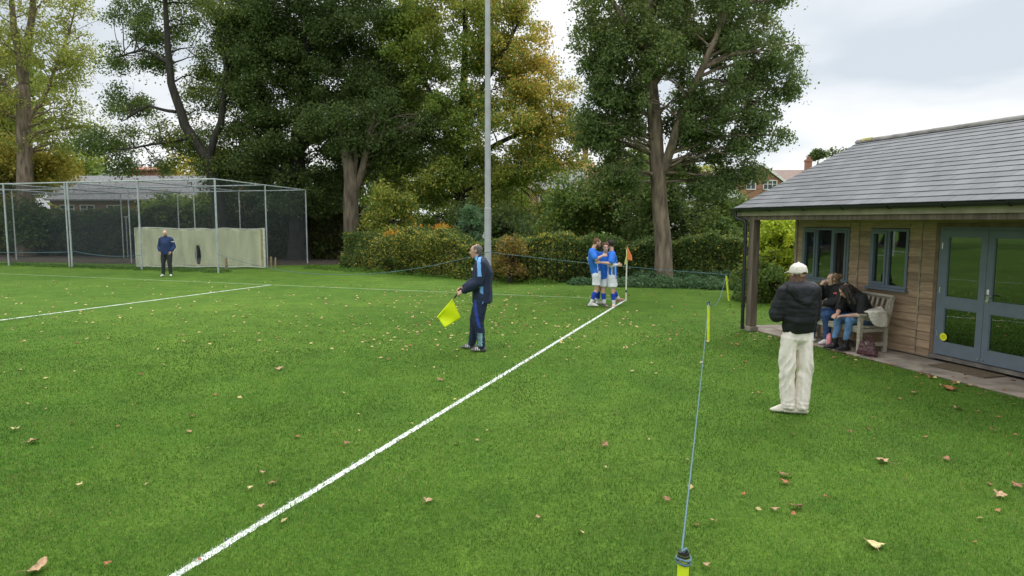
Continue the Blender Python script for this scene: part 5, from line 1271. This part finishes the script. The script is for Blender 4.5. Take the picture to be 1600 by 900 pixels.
# left player, turned right, leaning over the middle one
J1 = dict(pel=q(927, 427), wai=q(924.5, 418), che=q(921, 405.5), nek=q(920, 390.5), hed=q(927, 380.5), face=(.92, .1, -.40), crown=(.35, 0, 1),
          sL=q(921, 394, .20), sR=q(918.5, 394, -.17), eL=q(932, 400, .32), eR=q(922.5, 404.5, -.34), wL=q(944, 398, .30), wR=q(933.5, 399.5, -.25),
          hL=q(927.5, 431, .095), hR=q(926.5, 431, -.09), kL=q(931, 453, .14), kR=q(926.5, 454, -.10), aL=q(933, 474, .30), aR=q(918.5, 474, -.12), fL=(1, .1, 0), fR=(1, -.2, 0))
def no1(c, n): return 1 if (n.x < -.25 and 1.08 < c.z < 1.33 and ((abs(c.y-.0) < .018) or (abs(c.z-1.32) < .0) or (c.z > 1.28 and 0 < c.y < .05))) else (1 if (n.y < -.5 and abs(c.x+.17+(c.z-1.0)*.12) < .010 and c.z < 1.25) else 0)
o, *_ = make_person(J1, gp, 0, 'tall player with auburn hair and beard at the left of the hug', PSK, 1., {'R': dict(d=(.95, .15, .25), palm=(0, .9, -.4), side=(0, 0, 1), curl=.5), 'L': dict(d=(.7, -.5, 0), palm=(0, -.8, -.6), side=(0, 0, 1), curl=.6)}, beard=REDH, group='football players hugging by the corner')
hairdo(o, J1, REDH, 'short'); kit(o, J1, 1, no1); shoes_(o, J1, BOOTW, SOLEW)
# middle player facing the camera
J2 = dict(pel=q(937.5, 431, .12), wai=q(938.5, 421, .10), che=q(940, 408, .08), nek=q(941, 396, .06), hed=q(940.5, 387.5, .0), face=(.10, -1, -.05), crown=(-.05, 0, 1),
          sL=q(951.5, 400, .08), sR=q(930.5, 400, .10), eL=q(947.5, 415, -.24), eR=q(926, 412, .34), wL=q(955.5, 413, -.33), wR=q(918, 405, .27),
          hL=q(941, 434, .12), hR=q(934, 434, .12), kL=q(938.5, 457, .02), kR=q(933, 457, .22), aL=q(940, 475, -.02), aR=q(930, 473, .36), fL=(.5, -.85, -.1), fR=(.35, .9, 0))
def no2(c, n): return 1 if (n.y < -.4 and abs(c.x-.13) < .012) else 0
o, *_ = make_person(J2, gp, 0, 'smiling curly haired player in the middle of the hug, facing the camera', PSK, 1., {'L': dict(d=(.98, .1, -.05), palm=(0, .9, -.1), side=(0, 0, 1), curl=.5), 'R': dict(d=(-.5, -.6, .3), palm=(-.3, -.6, 0), side=(0, 0, 1), curl=.5)}, smile=True, group='football players hugging by the corner')
hairdo(o, J2, BRH, 'curly', seed=3); kit(o, J2, 1, no2); shoes_(o, J2, BOOTG, SOLEW)
pL = {k: Vector(v) for k, v in J2.items()}
tube_part(o, 'undersleeve', TAPE, [pL['sL'].lerp(pL['eL'], .6), pL['eL'], pL['eL'].lerp(pL['wL'], .5), pL['wL']], [.050, .046, .046, .034], disp=folds(.004))
# right player turned left / away, one foot trailing
J3 = dict(pel=q(951, 431, .02), wai=q(951, 421, .02), che=q(951, 409, .02), nek=q(950.5, 394.5, .04), hed=q(948.5, 382.5, .08), face=(-.55, .80, -.12), crown=(-.12, 0, 1),
          sL=q(949.5, 399, -.17), sR=q(953, 398.5, .21), eL=q(946, 411, -.32), eR=q(941, 405, .36), wL=q(930.5, 409.5, -.29), wR=q(930, 402, .34),
          hL=q(950, 434.5, -.07), hR=q(953, 434.5, .10), kL=q(952, 456, -.12), kR=q(955.5, 455, .12), aL=q(953.5, 475, -.14), aR=q(964, 470, .18), fL=(-.25, -.95, -.15), fR=(.8, -.5, .35))
def no3(c, n): return 1 if (n.y < -.3 and (abs(c.x-.10) < .011 or abs(c.x-.19) < .011 or abs(c.x-.28) < .008) and c.z < 1.14) else 0
o, *_ = make_person(J3, gp, 0, 'dark haired player at the right of the hug, face hidden', PSK, 1., {'L': dict(d=(-.98, .05, .1), palm=(0, .9, -.2), side=(0, 0, 1), curl=.5), 'R': dict(d=(-.9, -.3, 0), palm=(0, -.9, 0), side=(0, 0, 1), curl=.6)}, group='football players hugging by the corner')
hairdo(o, J3, DKH, 'short'); kit(o, J3, 1, no3); shoes_(o, J3, BOOTW, SOLEW, mR=mat('tan_boot', (.42, .20, .13), .5, .1, 9))

# woman in cap, back to the camera
CREAM = cloth_mat('cream_trousers', (.84, .77, .70)); PUF = mat('black_puffer', (.0065, .0075, .0115), .75, .2, 12, .35, 45)
J = dict(pel=(.02, 0, .93), wai=(.01, -.01, 1.05), che=(0, -.01, 1.24), nek=(-.005, .01, 1.42), hed=(-.01, .045, 1.545), face=(-.30, 1, -.02), crown=(0, 0, 1),
         sL=(-.150, .0, 1.36), sR=(.150, .0, 1.36), eL=(-.222, .03, 1.10), eR=(.185, .04, 1.10), wL=(-.12, .27, 1.16), wR=(.08, .28, 1.16),
         hL=(-.084, 0, .87), hR=(.098, 0, .87), kL=(-.09, .0, .47), kR=(.09, .0, .47), aL=(-.065, .02, .09), aR=(.055, -.03, .09), fL=(-.95, .25, 0), fR=(-.85, .2, 0))
o, Mh, h, hr, hf, hu, *_ = make_person(J, G(1240, 646), math.radians(2), 'person in cream cap, black puffer jacket and wide cream trousers, back to the camera', SKIN, 1.015,
    {'L': dict(d=(.5, .8, .3), palm=(.4, -.3, .8), side=(-.5, 0, 1), curl=.7), 'R': dict(d=(-.5, .8, .3), palm=(-.4, -.3, .8), side=(.5, 0, 1), curl=.7)}, g=.80)
F = Fuse(); F.hull(ell(h-hf*.015+hu*.02, V(.080, .092, .085), Mh)); F.hull(ell(h-hf*.05-hu*.04, V(.074, .050, .05), Mh), ell(h-hf*.075-hu*.13, V(.085, .050, .05), Mh)); F.hull(ell(h-hr*.05+hf*.0-hu*.03, V(.035, .045, .06), Mh), ell(h-hr*.07-hf*.01-hu*.13, V(.035, .045, .05), Mh)); F.hull(ell(h-hf*.035-hu*.03+hr*.04, V(.045, .04, .06), Mh), ell(h-hf*.03-hu*.11-hr*.02, V(.06, .05, .05), Mh))
F.build('hair', mat('mid_brown_hair', (.105, .058, .032), .7, .3, 40, .5, 90), o, .008, 1, lambda co, n: .004*mnoise.noise(Vector((co.x*60, co.y*60, co.z*14))))
CAPM = cloth_mat('cream_cap', (.72, .68, .60))
F = Fuse(); F.hull(ell(h+hu*.055-hf*.018, V(.090, .104, .082), Mh), ell(h+hu*.028-hf*.018, V(.093, .107, .028), Mh)); F.hull(ell(h+hu*.032+hf*.075, V(.068, .03, .010), Mh), ell(h+hu*.012+hf*.150, V(.050, .018, .006), Mh)); F.hull(ell(h+hu*.138-hf*.018, .010))
def capp(c, n):
    qq = Mh.transposed() @ (c-h); a = (qq.x/.036)**2+((qq.z-.018)/.022)**2
    return 1 if (qq.y < -.08 and a < 1 and qq.z > .004) else 0
F.build('cap', [CAPM, REDH], o, .006, 2, None, capp)
def quilt(co, n):
    z = co.z; a = abs(math.sin(z*math.pi/.085)); return .006*a**.5+.009*mnoise.noise(co*11)+.006*mnoise.noise(Vector((co.x*9, co.y*9, co.z*26)))-.004
pj_ = top_(o, J, PUF, .040, .0, 'long', quilt, 'jacket', None, 1.0, wide=(1.0, 1.22, .90), collar=False)
F = Fuse(); F.hull(ell((-.11, -.13, 1.40), V(.07, .06, .06)), ell((.11, -.13, 1.40), V(.07, .06, .06)), ell((0, -.175, 1.27), V(.08, .045, .05)), ell((0, -.08, 1.44), V(.13, .07, .05))); F.cap((-.09, .03, 1.43), (-.12, -.06, 1.42), .05, .06); F.cap((.09, .03, 1.43), (.12, -.06, 1.42), .05, .06)
F.build('hood', PUF, o, .010, 3, lambda co, n: .010*mnoise.noise(co*14)+.004*mnoise.noise(co*40))
def wrk(co, n):
    z = co.z; leg = 3.1 if co.x > 0 else 0
    a = mnoise.noise(Vector((co.x*14+leg, co.y*14, z*3.2))); b = mnoise.noise(Vector((co.x*7+leg, co.y*7+2, z*9+co.x*14*(1 if leg else -1)))); c = mnoise.noise(Vector((co.x*10, co.y*10+leg, z*34)))
    low = max(0, 1-z/.28); kn = math.exp(-((z-.50)/.10)**2)
    return .010*((1-abs(a)*3.2))*.7+.008*(1-abs(b)*3)*(.5+kn)+.010*c*(low+.15*kn)-.004
tp = {k: Vector(v) for k, v in J.items()}; F = Fuse(); Mt, *_r = torso_frame(J)
F.hull(ell((.015, 0, 1.0), V(.148, .110, .03)), ell((-.075, .0, .84), V(.094, .115, .06)), ell((.095, 0, .84), V(.094, .115, .06)))
F.hull(ell((-.084, 0, .86), V(.090, .112, .05)), ell((-.095, .01, .66), V(.090, .112, .05))); F.hull(ell((-.095, .01, .66), V(.089, .112, .05)), ell((-.094, .02, .40), V(.084, .098, .05))); F.hull(ell((-.094, .02, .40), V(.084, .098, .05)), ell((-.064, .01, .085), V(.072, .095, .045)))
F.hull(ell((.093, 0, .86), V(.090, .112, .05)), ell((.098, -.01, .66), V(.090, .112, .05))); F.hull(ell((.098, -.01, .66), V(.089, .112, .05)), ell((.093, -.02, .40), V(.084, .098, .05))); F.hull(ell((.093, -.02, .40), V(.084, .098, .05)), ell((.072, -.03, .085), V(.072, .095, .045)))
tq = F.build('trousers', CREAM, o, .008, 1, wrk); tq.scale = (.96, 1, 1); shoes_(o, J, cloth_mat('cream_shoe', (.66, .62, .52)), SOLEW)

# the two women on the bench; local frame: +y out from the wall (forward), +x their right
JEAN = cloth_mat('blue_jeans', (.035, .085, .20), .85, .2); JEANL = cloth_mat('light_blue_jeans', (.10, .21, .38), .85, .2); BLKC = cloth_mat('black_cotton', (.010, .010, .011)); BLKC2 = cloth_mat('black_tshirt', (.009, .009, .010))
def seat(xs): return PM @ Vector((xs, -.43, .02))
RZS = PTH+math.pi      # forward = -y of the pavilion frame; their right (+x) = pavilion -x (towards the far corner)
J = dict(pel=(0, -.03, .53), wai=(0, -.01, .65), che=(.0, .04, .83), nek=(.0, .10, 1.01), hed=(.03, .165, 1.135), face=(.55, .85, -.05), crown=(0, .12, 1),
         sL=(-.18, .07, .96), sR=(.17, .09, .95), eL=(-.24, .25, .78), eR=(.24, .27, .80), wL=(-.04, .40, .72), wR=(.12, .33, 1.03),
         hL=(-.09, -.02, .52), hR=(.09, -.02, .52), kL=(-.10, .40, .53), kR=(.14, .42, .53), aL=(-.08, .30, .09), aR=(.22, .40, .09), fL=(.1, 1, 0), fR=(.3, 1, 0))
o, Mh, h, hr, hf, hu, *_ = make_person(J, seat(1.72), RZS, 'seated person in black sweatshirt and dark jeans, hand at the chin', SKINL, 1.0, {'L': dict(d=(.3, .9, .2), palm=(0, 0, 1), side=(1, 0, 0), curl=.8), 'R': dict(d=(-.35, -.3, .75), palm=(-.3, -.9, 0), side=(0, -.4, 1), curl=1.0)}, g=1.05)
def disp_h(co, n): return .006*mnoise.noise(co*55)+.008*mnoise.noise(co*22)
F = Fuse(); F.hull(ell(h-hf*.032+hu*.03, V(.084, .092, .090), Mh)); F.hull(ell(h-hf*.12+hu*.05, V(.055, .05, .05), Mh)); F.hull(ell(h-hf*.06-hu*.03, V(.07, .05, .07), Mh)); F.hull(ell(h-hf*.09-hu*.07, V(.06, .04, .05), Mh))
for sg in (-1, 1): F.cap(h+hr*.07*sg+hf*.02+hu*.03, h+hr*.08*sg-hu*.07+hf*.01, .016, .010)
F.build('hair', BLH, o, .007, 1, disp_h)
def logo(c, n): return 1 if (n.y > .1 and -.13 < c.x < -.045 and abs(c.z-(.905)) < .012+.006*math.sin(c.x*120)) else 0
top_(o, J, [BLKC, mat('coral_print', (.75, .10, .12), .6, .03, 9)], .034, .0, 'long', folds(.012), 'sweatshirt', logo, 1.16)
legs_(o, J, JEAN, .020, .060, .072, folds(.007), 'jeans', g=1.06); shoes_(o, J, BOOTW, SOLEW)
ph = empty('phone', (0, 0, 0)); ph.matrix_world = o.matrix_basis @ Matrix.Translation((.0, .48, .765)); tag(ph, 'small white phone held by the person in the black sweatshirt', 'phone')
mb = MB(); mb.box((-.036, -.07, -.005), (.036, .07, .004), bev=.004); mb.build('case', PLW, ph); mb = MB(); mb.box((-.031, -.063, .0045), (.031, .063, .006)); mb.build('screen', BLK, ph)
# right one leans forward, long dark hair falling over the face
J = dict(pel=(0, -.04, .53), wai=(.0, .03, .64), che=(.01, .15, .79), nek=(.02, .30, .92), hed=(.04, .40, 1.00), face=(.30, .75, -.55), crown=(.1, .5, .85),
         sL=(-.165, .24, .88), sR=(.18, .26, .88), eL=(-.21, .27, .62), eR=(.23, .34, .64), wL=(-.06, .46, .59), wR=(.08, .50, .60),
         hL=(-.09, -.02, .52), hR=(.09, -.02, .52), kL=(-.09, .42, .52), kR=(.13, .44, .52), aL=(-.07, .44, .09), aR=(.14, .48, .09), fL=(.15, 1, 0), fR=(.3, 1, 0))
o, Mh, h, hr, hf, hu, *_ = make_person(J, seat(2.30), RZS, 'seated person in black top and light jeans, bent forward under long dark hair', SKIN, 1.0, {'L': dict(d=(.5, .8, -.05), palm=(0, 0, -1), side=(1, .3, 0), curl=.5), 'R': dict(d=(-.3, .9, -.1), palm=(0, 0, -1), side=(-1, .3, 0), curl=.5)}, g=.96)
F = Fuse(); F.hull(ell(h-hf*.015+hu*.03, V(.088, .098, .092), Mh)); F.hull(ell(h-hf*.06+hu*.02, V(.085, .07, .08), Mh), ell((.02, .22, .97), V(.10, .07, .05))); F.hull(ell((.02, .22, .97), V(.11, .08, .05)), ell((-.02, .13, .90), V(.13, .07, .06)), ell((-.06, .20, .82), V(.08, .06, .08)))
F.cap(h+hr*-.07+hf*.02, V(-.09, .42, .80), .040, .022); F.cap(h+hr*.075-hf*.01, V(.13, .44, .78), .036, .020); F.hull(ell(h+hr*-.06-hf*.03, .05), ell((-.11, .33, .80), .04))
F.build('hair', DKH, o, .008, 1, lambda co, n: .010*mnoise.noise(Vector((co.x*40, co.y*30, co.z*16)))+.004*mnoise.noise(co*70))
top_(o, J, BLKC2, .024, .02, 'short', folds(.010), 'top', None, 1.0)
legs_(o, J, JEANL, .012, .048, .062, folds(.006), 'jeans', hemz=.12); shoes_(o, J, BLK, BLK, h=.10)

# coat over the armrest, handbag
FUR = mat('cream_fleece', (.78, .73, .62), .95, .1, 30, .8, 120)
ct = PM @ Vector((2.60, -.55, .03)); F = Fuse(); Mx = Matrix.Rotation(.2, 3, 'Y')
F.hull(ell((-.20, .05, .50), V(.10, .22, .07)), ell((-.08, .02, .64), V(.08, .22, .05))); F.hull(ell((-.08, .02, .66), V(.10, .20, .035)), ell((.05, 0, .665), V(.07, .17, .03))); F.hull(ell((.06, 0, .66), V(.05, .17, .03)), ell((.085, .02, .50), V(.025, .16, .05)), ell((.08, .08, .45), V(.025, .10, .04)))
F.hull(ell((-.16, .16, .56), V(.10, .10, .07)), ell((-.16, .26, .64), V(.09, .05, .08)))
cf = F.build('coat', FUR, None, .012, 2, lambda co, n: .014*mnoise.noise(co*11)+.006*mnoise.noise(co*40)); cf.scale = (1.15, 1.1, 1.02); cf.location = ct; cf.rotation_euler = (0, 0, PTH); tag(cf, 'cream fleece coat draped over the right armrest of the bench', 'coat')
bg = empty('handbag', PM @ Vector((2.74, -.78, .022)), PTH+.25); tag(bg, 'slouchy burgundy leather handbag on the paving by the bench leg', 'handbag')
F = Fuse(); F.hull(ell((-.13, 0, .03), V(.04, .07, .03)), ell((.13, 0, .03), V(.04, .07, .03)), ell((-.09, 0, .20), V(.03, .03, .03)), ell((.08, 0, .19), V(.03, .03, .03))); F.hull(ell((-.09, 0, .20), V(.03, .02, .02)), ell((.08, 0, .19), V(.03, .02, .02)), ell((0, 0, .225), V(.03, .02, .01)))
F.build('body', BAGM, bg, .009, 2, folds(.010, (14, 14, 14)))
for sy in (-.03, .03): mb = MB(); mb.tube([(-.07, sy, .20), (-.05, sy*1.2, .29), (.0, sy*1.3, .32), (.05, sy*1.2, .28), (.06, sy, .19)], .008, 8); mb.build('handle', BAGM, bg, smooth=True)
mb = MB(); mb.tube([(.14, -.04, .12), (.22, -.09, .01), (.10, -.13, .008), (-.05, -.11, .008)], .006, 6); mb.build('strap', BAGM, bg, smooth=True)
mb = MB(); mb.box((-.012, -.045, .17), (.012, -.036, .20), bev=.002); mb.build('clasp', STEEL, bg)

# ------------------------------------------------------------------ fallen leaves
def leaf_outline(r, lobes=5):
    pts = []; n = 30
    for i in range(n):
        a = 2*math.pi*i/n; k = .62+.38*abs(math.cos(a*lobes/2))**1.3; k *= 1-.25*(math.cos(a/2)**8); k *= r.uniform(.88, 1.08)
        pts.append((math.sin(a)*k, -math.cos(a)*k))
    return pts
BRN = [mat('dry_leaf_tan', (.42, .27, .15), .8, .25, 30, .5, 60), mat('dry_leaf_brown', (.27, .135, .07), .8, .3, 30, .5, 60), mat('dry_leaf_rust', (.34, .13, .05), .8, .3, 30, .5, 60), mat('dry_leaf_yellow', (.55, .46, .22), .8, .2, 30, .4, 60)]
def fallen(u, v, wpx, m, label, seed):
    r = random.Random(seed); p = G(u, v, .035); s_ = wpx*math.hypot(p.y, p.x)/F_PX/2
    pts = leaf_outline(r, r.choice((3, 5, 5))); vs = [(0, 0, 0)]; n = len(pts); c1, c2 = r.uniform(.2, .5), r.uniform(-.2, .3)
    for ring in (.5, 1.):
        for (x, y) in pts:
            x, y = x*ring*s_, y*ring*s_*.8; vs.append((x, y, s_*(c1*(x/s_)**2+c2*(y/s_)**2+.10*math.sin(x/s_*5+y/s_*3)*ring)))
    fs = [(0, 1+i, 1+(i+1) % n) for i in range(n)]+[(1+i, 1+n+i, 1+n+(i+1) % n, 1+(i+1) % n) for i in range(n)]
    mb = MB(); mb.add(vs, fs); mb.tube([(0, -s_*.7, 0), (0, -s_*1.15, .006), (.004, -s_*1.5, .0)], .0016, 4)
    o = mb.build('fallen_leaf', BRN[m], smooth=True); so = o.modifiers.new('s', 'SOLIDIFY'); so.thickness = .0012
    o.location = (p.x, p.y, .030); o.rotation_euler = (r.uniform(-.3, .3), r.uniform(-.3, .3), r.uniform(0, 6.28)); tag(o, label, 'leaf', 'large dry leaves lying on the near grass')
FLV = [(52, 688, 20, 0, 'tan dry leaf near the left edge, upper of the two large ones'), (55, 888, 34, 0, 'biggest tan dry leaf, in the bottom left corner'), (300, 648, 13, 1, 'brown leaf standing on edge in the left grass'),
 (428, 752, 18, 1, 'curled brown leaf left of the touchline, lower of a close pair'), (410, 736, 12, 0, 'small tan leaf just above the curled brown leaf'), (391, 760, 10, 3, 'small yellowish leaf left of the curled brown leaf'),
 (541, 691, 11, 1, 'small brown leaf close to the left side of the touchline'), (669, 780, 18, 0, 'upright tan leaf alone right of the touchline'), (437, 575, 15, 0, 'flat tan leaf in the grass below the neon flag to the left'),
 (465, 680, 12, 2, 'rusty leaf left of the touchline middle'), (688, 592, 13, 1, 'brown leaf between linesman and touchline'), (408, 789, 12, 0, 'tan leaf beside the lower part of the touchline'), (312, 873, 9, 2, 'dark rusty leaf lying on the painted touchline'),
 (168, 878, 12, 2, 'rusty leaf at the bottom edge, left part'), (945, 694, 16, 1, 'brown leaf in the grass below the corner, nearer the rope'), (948, 729, 9, 3, 'small yellowish leaf below the brown one left of the rope'),
 (1228, 740, 20, 1, 'upper brown leaf of the pair in front of the cream trousers'), (1226, 751, 19, 2, 'lower rusty leaf of the pair in front of the cream trousers'), (1162, 770, 10, 2, 'orange brown leaf right of the rope'),
 (1212, 793, 14, 0, 'light orange leaf left of the leaf cluster'), (1245, 789, 24, 1, 'largest brown leaf of the cluster at bottom right of the rope'), (1240, 801, 11, 2, 'small rusty leaf below the leaf cluster'), (1290, 774, 10, 2, 'dark rusty leaf right of the leaf cluster'),
 (1380, 718, 22, 0, 'long pale tan leaf in the grass in front of the bench'), (1366, 848, 31, 3, 'wide pale leaf near the bottom right'), (1116, 812, 13, 0, 'tan leaf right beside the lower rope'), (1042, 778, 14, 1, 'brown leaf left of the lower rope'),
 (1589, 756, 14, 1, 'upright brown leaf at the right edge'), (1563, 772, 18, 0, 'tan leaf below the upright one near the right edge'), (1104, 880, 13, 0, 'tan leaf right of the nearest rope post'), (1328, 673, 9, 1, 'small brown leaf right of the cream trousers hem'),
 (1479, 715, 12, 1, 'small brown leaf halfway between bench and right edge'), (1497, 636, 16, 0, 'tan leaf below the doormat'), (1428, 612, 15, 0, 'tan leaf close to the paving edge below the doors'), (1552, 670, 9, 1, 'small brown leaf in the right grass below the paving'),
 (1484, 606, 26, 2, 'rusty leaf heap touching the paving edge'), (841, 806, 11, 0, 'small tan leaf between touchline and rope, low'), (24, 668, 11, 3, 'pale yellow leaf left of the upper large tan one'), (124, 755, 9, 3, 'pale yellow leaf in the left foreground grass')]
for i, (u, v, wp, m, lb) in enumerate(FLV): fallen(u, v, wp, m, lb, 200+i)
# the countless small ones farther out
def litter():
    n = 11000; Y = rng.uniform(3.2, 24, n); X = rng.uniform(-1, 1, n)*(Y*.8)
    d = .22+.9*np.exp(-((X+1.2)/3.2)**2-((Y-15.5)/4.5)**2)+.25*(X > 2)*(Y < 13)
    d *= np.clip((Y-3.5)/10, .03, 1)
    d += 1.3*np.exp(-((X+1.0)/2.8)**2-((Y-16)/3.6)**2)+.35*(Y > 11)
    keep = rng.uniform(0, 1, n) < d*.36*(.35+vnoise(np.stack([X, Y], 1), 2.2, 55)); P = np.stack([X, Y, np.full(n, .026)], 1)[keep]
    # drift of brown leaves along the paving edge
    k = 90; s_ = rng.uniform(.3, 6, k); b = -.98-np.abs(rng.normal(0, .16, k)); s2 = rng.uniform(1.5, 6, 26); b2 = rng.uniform(-.95, -.1, 26)
    Q = np.array([tuple(PM @ Vector((a, c, .03))) for a, c in zip(np.concatenate([s_, s2]), np.concatenate([b, b2]))]); P = np.concatenate([P, Q])
    a = np.array([[PI_[0][0], PI_[0][1]], [PI_[1][0], PI_[1][1]]]); loc = P[:, :2]@a.T+np.array([PI_[0][3], PI_[1][3]]); P = P[~((loc[:, 0] > -.1) & (loc[:, 1] > -.05))]
    nn = len(P); r = rng.uniform(0, 1, nn); C = np.array([.47, .38, .16])*np.ones((nn, 1)); C = np.where((r < .35)[:, None], np.array([.40, .27, .13]), C); C = np.where((r < .14)[:, None], np.array([.28, .13, .06]), C)
    br = (P[:, 0] > 2.6) & (rng.uniform(0, 1, nn) < .6); C = np.where(br[:, None], np.array([.33, .16, .075]), C)
    o = leaves('leaf_litter', P, np.clip(.040+.0018*P[:, 1], .04, .07), C*rng.uniform(.7, 1.2, nn)[:, None], None, 2.2, DRY, .75, .45); tag(o, 'small yellow and brown leaves scattered over the pitch', 'leaves', kind='stuff')
litter()
